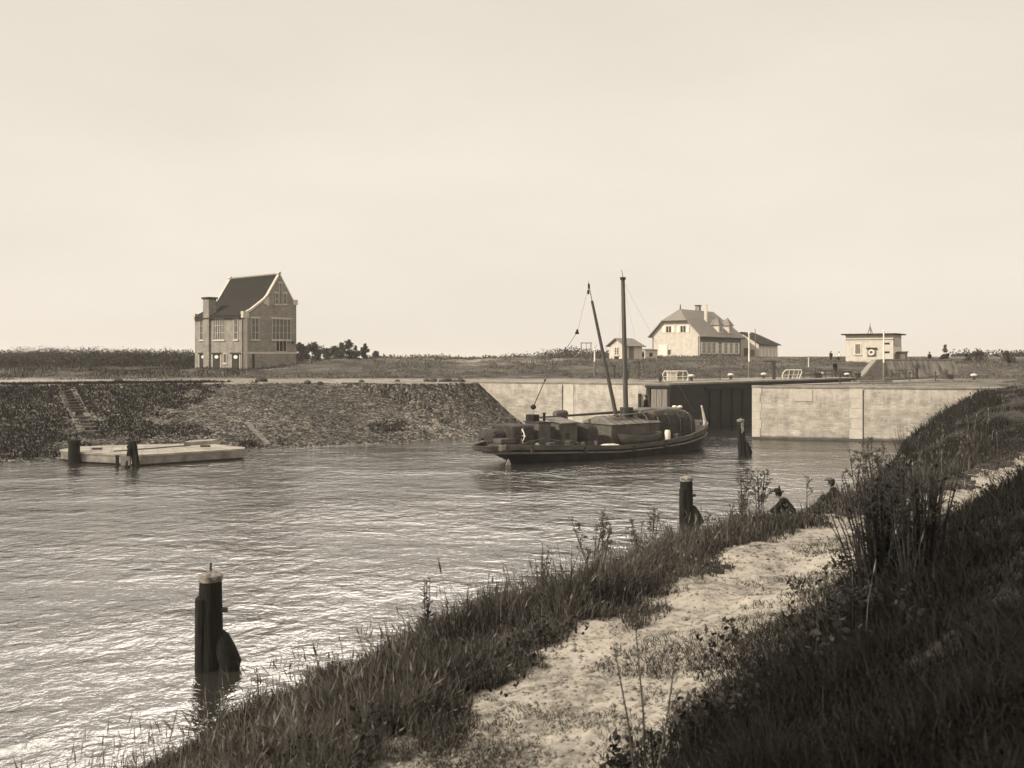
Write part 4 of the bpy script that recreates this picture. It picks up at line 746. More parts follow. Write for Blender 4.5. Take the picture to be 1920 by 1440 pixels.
# ---------------------------------------------------------------- mooring piles in the water
M_tar = mat('tarred_pile', .006, .02, 5, stretch=(3, 3, .3), bump=.03, bscale=10, spec=.12)
M_cap = mat('weathered_cap', .09, .24, 9, contrast=(.42, .6))
def pile(px, wpy, tpy, w_px, label, lean=0, side=1.0, pale=0):
    p = water_pt(px, wpy); d_ = p.y; r = w_px / F * d_ / 2; zt = H - (tpy - HY) / F * d_; t = thing('mooring_pile', label, 'mooring pile', p, group='tarred mooring piles in the canal')
    t.rotation_euler = (0, R(lean), 0)
    MB().tube([(0, 0, -2.5), (0, 0, -.2), (-.01, 0, zt * .5), (.0, 0, zt - .1)], [r * 1.06, r * 1.04, r * 1.0, r * .88], 14).build('post', M_tar, t, smooth=True)
    cp_ = MB().tube([(0, 0, zt - .11), (0, 0, zt), (0, 0, zt + .012), (0, 0, zt + .05), (0, 0, zt + .09)], [r * .93, r * .97, r * .88, r * .4, r * .14], 14).build('cap', M_cap, t, smooth=True)
    MB().tube([(0, 0, zt + .08), (0, 0, zt + .24)], [.028, .02], 6).build('spike', M_iron, cp_)
    st = MB(); st.tube([(-r * .55, -r * .5, -2.2), (-r * .52, -r * .45, zt * .76), (-r * .45, -r * .3, zt * .8)], [r * .62, r * .6, r * .3], 10); st.build('rubbing_post', M_tar, t, smooth=True)
    MB().tube([(r * .7, 0, zt * .62), (r * 1.35, -.02, zt * .63)], .05, 8).build('peg', M_iron, t)
    if side:
        lp = MB(); pts = [(r * .5, 0, zt * .40), (r * .9, -.02, zt * .34), (r * 1.15, -.02, zt * .22), (r * 1.6, -.02, zt * .07), (r * 1.4, -.02, -.08), (r * .9, 0, -.5)]
        lp.tube(pts, [r * .4, r * .62, r * .85, r * .92, r * .85, r * .6], 12); lp.build('fender_timber', M_tar, t, smooth=True)
    if pale:
        ph = MB(); ph.prism([(-r * .2, -r * 1.02, zt * .62), (r * .5, -r * 1.0, zt * .7), (r * .45, -r * 1.02, zt * .95), (-.05, -r * 1.02, zt * .9)], (0, .06, 0)); ph.build('bare_wood_patch', M_cap, t)
    return t
pile(395, 1253, 1078, 46, 'nearest and largest tarred pile with pale cap and iron spike, at the lower left'); pile(1287, 984, 896, 26, 'middle tarred pile with pale cap, left of the seated men'); pile(1392, 853, 787, 15, 'leaning stubby pile with a pale split top, before the lock mouth', -3, 1, 1)
# small pontoon and its piles by the stone slope
pt_pts = [on_z(111, 843, .6), on_z(152, 848, .6), on_z(262, 853, .6), on_z(459, 841, .6), on_z(459, 838.5, .6), on_z(398, 832, .6), on_z(369, 829, .6), on_z(350, 832, .6), on_z(250, 833.5, .6), on_z(148, 837, .6)]
M_pont = mat('pale_deck', .13, .36, 1.6, stretch=(.4, 1, 1)); o_ = pt_pts[2].copy(); o_.z = 0
pn = thing('pontoon', 'pale flat landing pontoon moored below the stone slope at the left', 'pontoon', o_)
lp_ = [p - o_ for p in pt_pts]
MB().prism([(p.x, p.y, .5) for p in lp_], (0, 0, .1)).build('deck', M_pont, pn)
def inset(P_, k):
    c = sum(P_, Vector()) / len(P_); return [c + (p - c) * k for p in P_]
MB().prism([(p.x, p.y, .08) for p in inset(lp_, .985)], (0, 0, .42)).build('hull', mat('pontoon_side', .09, .26, 1.4), pn)
lo_ = inset(lp_, .95); MB().prism([(p.x, p.y, -.4) for p in lo_], (0, 0, .48)).build('underside', M_iron, pn)
a, b = on_z(212, 846.5, .62) - o_, on_z(352, 836, .62) - o_; MB().prism([(a.x, a.y, .6), (b.x, b.y, .6), (b.x, b.y + .55, .6), (a.x, a.y + .12, .6)], (0, 0, .05)).build('deck_slot', M_iron, pn)
a, b = on_z(345, 835, .62) - o_, on_z(398, 832, .62) - o_; MB().prism([(a.x, a.y, .6), (b.x, b.y, .6), (b.x, b.y + 1.2, .6), (a.x, a.y + 1.0, .6)], (0, 0, .22)).build('raised_end', M_pont, pn)
for px in (182, 385): a = on_z(px, 843 if px < 200 else 838, .6) - o_; MB().box((a.x, a.y, .66), (.55, .16, .1)).build('cleat', M_iron, pn)
for px, lb in ((139, 'thick dark pile at the left end of the pontoon'),):
    p = water_pt(px, 868); t = thing('pontoon_pile', lb, 'pile', p); MB().tube([(0, 0, -2), (0, 0, 1.12)], [.36, .3], 12).build('post', M_tar, t, smooth=True); MB().tube([(0, 0, 1.12), (0, 0, 1.3)], [.36, .34], 12).build('collar', M_tar, t)
p = water_pt(247, 876); t = thing('pontoon_dolphin', 'dark trestle dolphin with splayed legs in front of the pontoon', 'dolphin', p)
for a_, tp_ in (((-.35, 0, -.8), (-.06, .05, 1.4)), ((.4, .05, -.8), (.1, .05, 1.4)), ((0, .6, -.8), (.02, .1, 1.35))): MB().tube([a_, tp_], [.17, .12], 10).build('leg', M_tar, t)
MB().box((0, .05, 1.1), (.5, .2, .16)).build('crosspiece', M_tar, t); MB().box((-.3, -.05, .35), (.5, .12, .5)).build('fender_board', M_wood, t); MB().box((-.78, 0, .2), (.14, .14, .9)).build('rubbing_post', M_tar, t)
for i in range(1, 12):
    f = i / 12; f0 = lp_[1].lerp(lp_[2], f * 2) if f < .5 else lp_[2].lerp(lp_[3], f * 2 - 1); b0 = lp_[9].lerp(lp_[5], f); f0 = f0.lerp(b0, .02); MB().tube([(f0.x, f0.y, .602), (b0.x, b0.y, .602)], .012, 4).build('plank_seam', M_wood, pn)
MB().tube([(lp_[2].x + .1, lp_[2].y + .1, .62), (lp_[2].x + .05, lp_[2].y - .05, .3), (lp_[2].x - .2, lp_[2].y - .1, .12)], .03, 5).build('mooring_rope', M_wood, pn)
# odds and ends on the lock ground right of the chamber
def lowrail(px0, d0, px1, d1, n, label, hh=.85):
    a = XY(px0, d0); b = XY(px1, d1); t = thing('low_railing', label, 'railing', a, math.atan2(b.y - a.y, b.x - a.x)); Lr = (b - a).length
    for k in range(n): MB().tube([(Lr * k / (n - 1), 0, -.1), (Lr * k / (n - 1), 0, hh)], .045, 6).build('post', M_iron, t)
    for z in (hh * .5, hh * .97): MB().tube([(0, 0, z), (Lr, 0, z)], .025, 5).build('rail', M_iron, t)
lowrail(1507, 87.5, 1560, 92, 5, 'low dark railing right of the white tilted handrail'); lowrail(1672, 93, 1712, 95, 4, 'low dark railing before the stone revetment', .8)
for px, dd, s_, lb in ((1532, 90, .5, 'dark winch standing behind the low railing'), (1608, 95, .42, 'small dark winch left of the nearest bollard'), (1690, 80, .4, 'dark winch on the turf below the stone revetment'), (1780, 84, .45, 'dark winch at the right end of the turf')):
    v = XY(px, dd); t = thing('hand_winch', lb, 'winch', v, .4); MB().box((0, 0, s_ * .5), (s_ * 1.6, s_, s_), taper=.7).build('frame', M_iron, t); MB().tube([(-s_ * .9, 0, s_ * 1.0), (s_ * .9, 0, s_ * 1.0)], s_ * .3, 10).build('drum', M_iron, t); MB().tube([(s_ * .9, 0, s_), (s_ * 1.0, 0, s_ * 1.7), (s_ * 1.3, 0, s_ * 1.7)], .03, 5).build('crank', M_iron, t)
v = XY(1640, 75); t = thing('timber_stack', 'weathered beams lying on the lock ground before the ramp', 'timber', v, .1)
for k in range(4): MB().box((random.uniform(-.2, .2), k * .28, .12 + .0 * k), (2.6 + random.uniform(-.4, .4), .22, .22), rz=random.uniform(-.06, .06)).build('beam', M_wood, t)
for px, dd, lb in ((1350, 83, 'thin iron post between the first two bollards on the pale strip'), (1482, 86.5, 'thin iron post behind the white tilted handrail'), (1575, 71, 'thin iron post at the edge of the turf above the wing wall'), (1706, 77, 'thin iron post above the wing wall, right of the joint'), (1754, 78, 'thin iron post near the right end of the wing wall')): 
    v = XY(px, dd); t = thing('marker_post', lb, 'post', v); MB().tube([(0, 0, -.1), (0, 0, .8)], .05, 6).build('shaft', M_iron, t); MB().ball((0, 0, .84), .09, n=8, m=5).build('knob', M_iron, t)
# stairs on the stone slope
def run_on_bank(name, l0, l1, r0, r1, label, steps=14, kerbs=True):
    a0, a1 = hit(*l0), hit(*l1); b0, b1 = (hit(*r0), hit(*r1)) if kerbs else (None, None); o = a0.copy(); t = thing(name, label, 'stairs', o)
    def strip(p, q, w, m, nm, hgt=.07):
        mb = MB(); n = 14; vs = []; dr = (q - p).normalized(); sd_ = dr.cross(Vector((0, 0, 1))).normalized() * w / 2
        for i in range(n + 1):
            c = p.lerp(q, i / n); z = ground(c.x, c.y); vs += [Vector((c.x, c.y, z - .3)) - sd_ - o, Vector((c.x, c.y, z - .3)) + sd_ - o, Vector((c.x, c.y, z + hgt)) + sd_ - o, Vector((c.x, c.y, z + hgt)) - sd_ - o]
        fs = []
        for i in range(n):
            for k in range(4): fs.append((i * 4 + k, i * 4 + (k + 1) % 4, i * 4 + 4 + (k + 1) % 4, i * 4 + 4 + k))
        fs += [(0, 1, 2, 3), (n * 4 + 3, n * 4 + 2, n * 4 + 1, n * 4)]; mb.add(vs, fs); mb.build(nm, m, t)
    strip(a0, a1, .38, M_kerb, 'kerb')
    if kerbs:
        strip(b0, b1, .38, M_kerb, 'kerb')
        for i in range(steps):
            f = (i + .5) / steps; c = a0.lerp(a1, f); e_ = b0.lerp(b1, f); m_ = (c + e_) / 2; z = ground(m_.x, m_.y)
            MB().box(m_.xy.to_3d() + Vector((0, 0, z + .02)) - o, ((e_ - c).length, .5, .22), rz=math.atan2(e_.y - c.y, e_.x - c.x)).build('step', MATS['step_stone'], t)
M_kerb = mat('mossy_kerb', .05, .17, 2.5, contrast=(.4, .6)); mat('step_stone', .03, .07, 3)
run_on_bank('bank_stairs', (114, 736), (154, 812), (137, 731), (184, 818), 'pale kerbed stairs down the dark stone slope at the far left')
run_on_bank('bank_kerb', (462, 793), (503, 834), None, None, 'short pale kerb running down the stone slope right of the pontoon', kerbs=False)
# ---------------------------------------------------------------- motor barge entering the lock. local x = forward, y = port (far side), z up from the water
BS = np.array([-2.2, 50.2]); bu = np.array([.816, .579]); bn = np.array([-.579, .816]); BL, BB = 18.1, 2.35
def bxp(px, y=0.0): r = (px - CX) / F; return (r * (BS[1] + bn[1] * y) - BS[0] - bn[0] * y) / (bu[0] - r * bu[1])
def bzp(py, x, y=0.0): return H - (py - HY) / F * (BS[1] + bu[1] * x + bn[1] * y)
barge = thing('cargo_barge', 'dark laden cargo barge with overhanging stern and lowered gear, heading into the lock', 'barge', (BS[0], BS[1], 0), math.atan2(bu[1], bu[0]))
M_hull = mat('black_hull', .008, .03, 1.6, rough=.6, contrast=(.35, .8), spec=.15); M_bulw = mat('worn_bulwark', .035, .10, 2.0, stretch=(.6, 1, 2)); M_tarp = mat('dark_tarpaulin', .012, .05, 2.2, bump=.07, bscale=4); M_tarp2 = mat('pale_tarpaulin', .08, .19, 2.0, bump=.04, bscale=4)
M_cabL = mat('grey_cabin_paint', .045, .12, 2); M_deckb = mat('barge_deck', .05, .11, 2); M_spar = mat('varnished_spar', .045, .09, 4, stretch=(2, 2, .3))
sheer = lambda x: float(np.interp(x, [0, 2, 5, 9, 12, 14.6, 16.6, 18.1], [1.02, 1.10, .98, .74, .82, 1.02, 1.35, 1.74]))
def half(x, z01):
    t = x / BL; a = (1 - abs(1 - 2 * t) ** (2.6 if t < .5 else 4.2)); return BB * max(a, 0) ** (.62 if t < .5 else .5) * (.82 + .18 * z01)
def loft(levels, name, m, parent, out=0.0):
    xs = np.concatenate([[0], np.linspace(0, 1, 34)[1:-1] ** 1.0, [1]]); mb = MB(); vs = []; nl = len(levels)
    xs = .5 - .5 * np.cos(np.pi * xs)
    for sgn in (1, -1):
        for t in xs:
            for (z01, dz, x0, x1, o_) in levels:
                x = x0 + (x1 - x0) * t; zr = sheer(x); z = -.7 + (zr + .7) * z01 + dz; vs.append((x, sgn * (half(BL * t, z01) + o_ * (0 if t in (0, 1) else 1)), z))
    fs = []; n = len(xs)
    for s_ in range(2):
        o = s_ * n * nl
        for i in range(n - 1):
            for j in range(nl - 1): fs.append((o + i * nl + j, o + (i + 1) * nl + j, o + (i + 1) * nl + j + 1, o + i * nl + j + 1))
    return mb.add(vs, fs).build(name, m, parent, smooth=True)
loft([(0, 0, 3.0, 17.2, 0), (.45, 0, 2.3, 17.7, 0), (.7, 0, 1.3, 18.0, 0), (.84, 0, .35, 18.1, .02)], 'hull', M_hull, barge)
loft([(.84, 0, .35, 18.1, .05), (.845, 0, .2, 18.15, .09), (1, 0, .0, 18.2, .06), (1, 0, .1, 18.1, -.05), (.86, 0, .4, 18.0, -.06)], 'bulwark', M_bulw, barge)
loft([(.70, 0, .9, 18.05, .03), (.73, 0, .8, 18.12, .09), (.76, 0, .7, 18.1, .03)], 'rubbing_strake', mat('strake', .10, .2, 3), barge)
dv = []; xs = np.linspace(.15, BL - .1, 30)
for x in xs: dv += [(x, half(x, 1) * .98, sheer(x) - .28), (x, -half(x, 1) * .98, sheer(x) - .28)]
MB().add(dv, [(2 * i, 2 * i + 1, 2 * i + 3, 2 * i + 2) for i in range(len(xs) - 1)]).build('deck', M_deckb, barge)
def bbox(name, x0, x1, y0, y1, z0, z1, m, bev=.03): return MB().span((x0, y0, z0), (x1, y1, z1)).build(name, m, barge, bevel=bev)
def mound(name, x0, x1, w, z0, z1, m, seed, yc=0, sharp=.5):
    rr = random.Random(seed); mb = MB(); n, k = 14, 12; vs = []
    for i in range(n + 1):
        t = i / n; x = x0 + (x1 - x0) * t; e = max(1 - abs(2 * t - 1) ** 5, .02)
        for j in range(k + 1):
            a = math.pi * j / k; q = 1 + rr.uniform(-.06, .06); vs.append((x + rr.uniform(-.04, .04), yc + w * e ** .4 * math.copysign(abs(math.cos(a)) ** sharp, math.cos(a)) * q, z0 + (z1 - z0) * e ** .35 * math.sin(a) ** .42 * q))
    fs = [(i * (k + 1) + j, (i + 1) * (k + 1) + j, (i + 1) * (k + 1) + j + 1, i * (k + 1) + j + 1) for i in range(n) for j in range(k)]
    return mb.add(vs, fs).build(name, m, barge, smooth=True)
lk = bbox('stern_locker', bxp(918), bxp(918) + 1.0, -1.15, .25, .7, 1.42, M_bulw)
for z in (.93, 1.16): MB().span((bxp(918) - .015, -1.17, z), (bxp(918) + 1.02, .27, z + .03)).build('plank_seam', M_hull, lk)
mound('sail_bundle', bxp(905, .4), bxp(948, .4), .8, 1.2, 1.85, M_tarp, 3, .4)
bbox('engine_casing', bxp(945, -.2), bxp(985, -.2), -1.1, 1.1, .7, 2.1, M_tarp, .08)
c = bbox('companionway', bxp(1010, -1.0), bxp(1010, -1.0) + .85, -1.0, .35, .6, 2.18, M_cabL)
MB().span((bxp(1010, -1.0) - .05, -1.05, 2.18), (bxp(1010, -1.0) + .9, .4, 2.24)).build('lid', M_tarp, c)
x = bxp(994, 0); st = bbox('stove_box', x, x + .5, -.25, .45, 2.24, 2.62, M_hull); MB().tube([(x + 1.1, .1, 2.1), (x + 1.1, .1, 2.62), (x + 1.1, .1, 2.68)], [.08, .08, .14], 8).build('stove_pipe', M_hull, st)
x = bxp(1053, -1.1); cabn = bbox('deck_cabin', x, x + 1.2, -1.1, .55, .6, 2.08, M_cabL); MB().prism([(x - .12, -1.2, 2.08), (x + 1.3, -1.2, 2.08), (x + 1.3, .7, 2.3), (x - .12, .7, 2.3)], (0, 0, .06)).build('cabin_roof', M_tarp2, cabn)
MB().span((x + .3, -1.115, 1.2), (x + .6, -1.09, 1.55)).build('porthole', M_dark, cabn)
x = bxp(1040, .9); MB().tube([(x, .9, 2.5), (x + .15, .9, 2.5), (x + .75, .9, 2.5), (x + .9, .9, 2.5)], [.2, .25, .25, .2], 12).build('water_cask', M_cabL, barge, smooth=True); MB().span((x, .75, 1.7), (x + .9, 1.05, 2.3)).build('cask_rack', M_hull, barge)
# steering wheel: rim, spokes, hub in the plane across the boat, facing aft
xw, yw, zw = bxp(976, -1.0), -1.0, 1.55; wh_ = MB(); wh_.tube([(xw, yw + .36 * math.cos(a), zw + .36 * math.sin(a)) for a in np.linspace(0, 2 * math.pi, 25)], .032, 6, cap=False); wheel = wh_.build('steering_wheel', M_white, barge)
sp = MB()
for i in range(6): a = i * math.pi / 3; sp.tube([(xw, yw, zw), (xw, yw + .5 * math.cos(a), zw + .5 * math.sin(a))], .018, 5)
sp.build('spoke', M_white, wheel); MB().tube([(xw - .06, yw, zw), (xw + .1, yw, zw)], .08, 8).build('hub', M_bulw, wheel); MB().span((xw + .05, yw - .07, .7), (xw + .2, yw + .07, 1.5)).build('wheel_post', M_hull, wheel)
MB().ball((xw + .9, -1.35, 1.0), .13, n=8, m=6).build('lamp', M_white, barge); MB().span((xw + .4, -1.35, .7), (xw + .75, -1.1, 1.25)).build('gear_box', M_bulw, barge)
mound('covered_winch', bxp(1077, -.3), bxp(1110, -.3), .95, .6, 1.95, M_tarp, 5, -.3)
for i, (px, y, r_, m_) in enumerate(((1082, -1.5, .16, M_bulw), (1094, -1.6, .13, M_cabL), (1105, -1.5, .18, M_tarp), (1116, -1.55, .12, M_tarp2))): x = bxp(px, y); MB().tube([(x, y, .45), (x, y, .62), (x, y, .95), (x, y, 1.02)], [r_ * .85, r_, r_, r_ * .8], 10).build('bucket' if i % 2 else 'keg', m_, barge, smooth=True)
x = bxp(1146, -1.3); x2 = bxp(1236, -1.3)
hs = bbox('hatch_coaming', x, x2, -1.3, 1.3, .6, 1.9, M_cabL); MB().prism([(x - .1, -1.42, 1.88), (x - .1, 0, 2.34), (x - .1, 1.42, 1.88)], (x2 - x + .2, 0, 0)).build('hatch_cover', M_tarp2, hs)
for k in range(7): xx = x + .4 + k * (x2 - x - .8) / 6; MB().prism([(xx, -1.44, 1.89), (xx, 0, 2.36), (xx, 1.44, 1.89), (xx, 1.40, 1.87), (xx, 0, 2.3), (xx, -1.40, 1.87)], (.07, 0, 0)).build('batten', M_bulw, hs)
mound('canvas_heap', bxp(1128, -1.9), bxp(1160, -1.9), .35, .5, .82, mat('pale_canvas', .5, .62, 3), 9, -1.85)
mound('covered_cargo', bxp(1168, .3), bxp(1286, .3), 1.5, .7, 2.48, M_tarp, 11, .2, .6)
mound('canvas_cover', bxp(1190, .2), bxp(1268, .2), 1.1, 2.1, 2.7, mat('mid_tarpaulin', .06, .12, 2, bump=.03, bscale=5), 12, .2, .8)
MB().tube([(bxp(1240, -1.2), -1.75, .6), (bxp(1240, -1.2), -1.75, .75), (bxp(1240, -1.2), -1.75, 1.25), (bxp(1240, -1.2), -1.75, 1.4)], [.15, .19, .19, .15], 12).build('white_keg', M_white, barge, smooth=True)
# windlass and stem
xb = 16.1; MB().box((xb, 0, 1.5), (.5, 1.3, .7)).build('windlass', M_hull, barge, bevel=.05); MB().tube([(xb, -1.0, 1.7), (xb, 1.0, 1.7)], .2, 12).build('windlass_drum', M_bulw, barge)
MB().tube([(17.3, -.9, 2.75), (17.55, -.8, 2.3), (17.8, -.7, 1.8), (17.9, -.65, 1.45)], [.05, .08, .1, .1], 8).build('anchor_davit', M_white, barge, smooth=True)
MB().tube([(18.05, 0, -.5), (18.22, 0, .8), (18.3, 0, 2.05)], [.09, .1, .08], 8).build('stempost', M_hull, barge)
xx = bxp(962, -1.7); MB().prism([(xx - .03, -half(xx, .6) - .02, .32), (xx + .03, -half(xx, .6) - .02, .32), (xx + .24, -half(xx, .5) - .0, -.05), (xx - .16, -half(xx, .5) - .0, -.05)], (0, -.03, 0)).build('draught_mark', mat('faded_paint', .25, .4, 3), barge)
# deck clutter: crates, coils, rope heaps, ladder and hatch boards
rr = random.Random(5)
for i in range(9):
    px = rr.choice([948, 958, 1030, 1062, 1072, 1095, 1118, 1240, 1256, 1270, 1284]) + rr.uniform(-5, 5); y = rr.uniform(-1.7, -1.2); x = bxp(px, y); s_ = rr.uniform(.22, .5); z0 = sheer(x) - .28
    MB().box((x, y, z0 + s_ / 2), (s_ * rr.uniform(.8, 1.6), s_ * .8, s_), rz=rr.uniform(0, 1)).build('crate', rr.choice([M_cabL, M_bulw, M_tarp, M_hull]), barge, bevel=.015)
for px, y in ((942, -1.4), (1088, -1.1), (1248, -1.3), (1278, -.6)):
    x = bxp(px, y); MB().tube([(x + (.18 + .015 * math.sin(q * 3)) * math.cos(q), y + .2 * math.sin(q), sheer(x) - .22 + q * .012) for q in np.linspace(0, 25, 60)], .03, 5).build('rope_coil', M_tarp2, barge)
for k in range(5):
    xx = bxp(1185 + k * 20, .2); ys = np.linspace(0, math.pi, 9); MB().tube([(xx, .2 + 1.52 * math.copysign(abs(math.cos(a_)) ** .6, math.cos(a_)), .85 + 1.68 * math.sin(a_) ** .42) for a_ in ys], .03, 4).build('lashing', M_tarp2, barge)
for i in range(7): px = 1105 + i * 6; x = bxp(px, .9); MB().box((x, rr.uniform(.3, 1.1), 1.0 + rr.uniform(0, .5)), (rr.uniform(.4, .7), .5, 1.0), rz=rr.uniform(-.2, .2)).build('crate', rr.choice([M_cabL, M_bulw, M_tarp]), barge, bevel=.015)
x = bxp(1150, -.5); MB().box((x + 1.2, -.6, 2.42), (3.0, .22, .05), ry=R(-2)).build('gangplank', M_tarp2, barge); MB().box((x + 2.4, .4, 2.45), (1.1, .7, .22), rz=.2).build('folded_canvas', M_tarp, barge)
MB().tube([(bxp(960, -2.0), -1.9, 1.05), (bxp(1020, -2.0), -2.02, 1.45), (bxp(1070, -2.0), -2.05, 1.0)], .03, 5).build('boat_hook', M_spar, barge)
for k in range(5): x = 1.2 + k * 1.0; MB().tube([(x, -half(x, 1) + .05, sheer(x)), (x, -half(x, 1) + .05, sheer(x) + .32)], .018, 5).build('stanchion', M_iron, barge)
for px in (1010, 1100, 1190, 1250): x = bxp(px, -2.4); MB().tube([(x, -half(x, .9) - .05, sheer(x) - .05), (x, -half(x, .9) - .1, sheer(x) - .45)], [.09, .1], 8).build('rope_fender', M_tarp, barge)
# mast, derrick, spar, tackle
def bp(px, py, y=0.0): x = bxp(px, y); return Vector((x, y, bzp(py, x, y)))
mb_, mt_ = bp(1175, 790), bp(1168, 521); mb_.z = .6; mast = MB().tube([mb_, mb_.lerp(mt_, .5), mt_], [.17, .155, .12], 12).build('mast', M_spar, barge, smooth=True)
MB().tube([mt_ - Vector((0, 0, .12)), mt_ + Vector((0, 0, .04))], .18, 10).build('mast_head', M_hull, mast); MB().tube([mt_, mt_ + Vector((-.1, 0, .5))], [.025, .015], 5).build('truck', M_spar, mast)
MB().tube([mb_ + Vector((0, 0, 1.3)), mb_ + Vector((0, 0, 2.2))], .42, 10).build('mast_coat', M_tarp, mast, smooth=True)
db, dt = bp(1156, 782, -.2), bp(1110, 564, -.1); dr = MB().tube([db, dt], [.13, .08], 10).build('derrick', M_spar, barge, smooth=True); d2 = bp(1103, 528, -.1); MB().tube([dt, d2], [.03, .02], 5).build('derrick_tip', M_wood, dr)
MB().tube([bp(1012, 783, .7), bp(1170, 772, .7)], [.06, .09], 8).build('boom', M_spar, barge)
MB().box(d2.lerp(dt, .55) + Vector((-.15, 0, 0)), (.1, .08, .26)).build('block', M_hull, dr); MB().box(d2.lerp(dt, .25) + Vector((-.02, 0, 0)), (.1, .08, .3)).build('block', M_hull, dr)
rp_ = [bp(1104, 535, -.1), bp(1083, 622, -.3), bp(1022, 713, -.5), bp(1000, 763, -.6), bp(1000, 792, -.6)]
for a_, b_, r_ in ((0, 1, .008), (1, 2, .014), (2, 3, .03), (3, 4, .012)): MB().tube([rp_[a_], rp_[b_]], r_, 5).build('rope', M_iron, barge)
MB().prism([rp_[1] + Vector((-.13, 0, -.14)), rp_[1] + Vector((.13, 0, -.14)), rp_[1] + Vector((.03, 0, .16))], (0, .12, 0)).build('block', M_hull, barge); MB().ball(rp_[3], .17, sz=.9, n=10).build('block', M_hull, barge, smooth=True); MB().ball(rp_[2], .07, n=8).build('block', M_hull, barge)
M_rope = mat('pale_rope', .16, .28, 5)
for p_, q_ in (((1168, 530, 0), (1152, 770, 1.9)), ((1168, 530, 0), (1170, 790, -2.0)), ((1168, 530, 0), (1226, 788, -1.9)), ((1168, 526, 0), (1300, 772, 0))): MB().tube([bp(*p_), bp(*q_)], .007, 4).build('stay', M_rope, mast)
for px in (1265, 1275): MB().ball(bp(px, 763, .2), .15, sx=1.3, sz=.7, n=8).build('fender', M_white, barge)
# rowing boat stowed on the near side of the hatch
rb = thing('rowing_boat', 'small dark rowing boat stowed beside the hatch of the cargo barge', 'rowing boat', barge.matrix_basis @ Vector((bxp(1200, -1.85), -1.85, .58)), barge.rotation_euler.z)
vs = []; n = 15; k = 8
for i in range(n + 1):
    t = i / n; x = -1.75 + 3.5 * t; w = .52 * (1 - abs(2 * t - 1) ** 2.6) ** .7 + .02
    for j in range(k + 1): a = math.pi * j / k; vs.append((x, -w * math.cos(a), .62 - .55 * math.sin(a) ** .8 * min(1, w * 3) + .14 * (2 * t - 1) ** 2))
sh = MB().add(vs, [(i * (k + 1) + j, (i + 1) * (k + 1) + j, (i + 1) * (k + 1) + j + 1, i * (k + 1) + j + 1) for i in range(n) for j in range(k)]).build('hull', M_bulw, rb, smooth=True)
gw_ = MB()
for j in (0, k): gw_.tube([vs[i * (k + 1) + j] for i in range(n + 1)], .03, 5)
gw_.build('gunwale', M_cabL, rb)
for x in (-.7, .4): MB().box((x, 0, .5), (.2, .9, .04)).build('thwart', M_cabL, rb)

# ---------------------------------------------------------------- people
M_skin = mat('skin', .16, .22, 8, rough=.6); M_jack = mat('dark_jacket', .008, .02, 6, bump=.008, bscale=20, spec=.08); M_trou = mat('dark_trousers', .02, .04, 6); M_shirt = mat('white_shirt', .6, .72, 6); M_hair = mat('dark_hair', .02, .03, 20)
def skin_mesh(name, nodes, edges, m, parent, sub=2):
    """one continuous surface grown round a skeleton: nodes {key: (co, radius)}"""
    keys = list(nodes); me = bpy.data.meshes.new(name); me.from_pydata([nodes[k][0] for k in keys], [(keys.index(a), keys.index(b)) for a, b in edges], [])
    o = bpy.data.objects.new(name, me); col.objects.link(o); md = o.modifiers.new('skin', 'SKIN'); md.use_smooth_shade = True; md.branch_smoothing = .5
    for i, k in enumerate(keys):
        r = nodes[k][1]; v = me.skin_vertices[0].data[i]; v.radius = r if isinstance(r, tuple) else (r, r); v.use_root = (i == 0)
    s_ = o.modifiers.new('sub', 'SUBSURF'); s_.levels = s_.render_levels = sub
    dg = bpy.context.evaluated_depsgraph_get(); dg.update(); new = bpy.data.meshes.new_from_object(o.evaluated_get(dg)); o.modifiers.clear(); o.data = new; new.materials.clear(); new.materials.append(m)
    for p in new.polygons: p.use_smooth = True
    o.parent = parent; return o
POSE = {
 'stand': dict(pel=(0, 0, .95), che=(.0, 0, 1.33), nec=(.0, 0, 1.47), hd=(.03, 0, 1.57), ht=(.02, 0, 1.67), sh=(0, .18, 1.40), el=(-.03, .25, 1.12), wr=(.08, .24, .88), hip=(0, .09, .92), kn=(.03, .1, .5), an=(0, .1, .09), toe=(.17, .12, .04)),
 'sit': dict(pel=(0, 0, .14), che=(.12, 0, .53), nec=(.16, 0, .68), hd=(.21, 0, .77), ht=(.22, 0, .86), sh=(.12, .19, .60), el=(.32, .24, .38), wr=(.52, .12, .42), hip=(.03, .1, .14), kn=(.48, .15, .40), an=(.62, .13, -.06), toe=(.78, .14, -.12)),
 'lean': dict(pel=(0, 0, .16), che=(.24, 0, .50), nec=(.33, 0, .63), hd=(.41, 0, .71), ht=(.44, 0, .80), sh=(.25, .19, .56), el=(.42, .27, .33), wr=(.60, .10, .30), hip=(.03, .1, .14), kn=(.46, .18, .36), an=(.55, .14, -.08), toe=(.72, .15, -.14)),
}
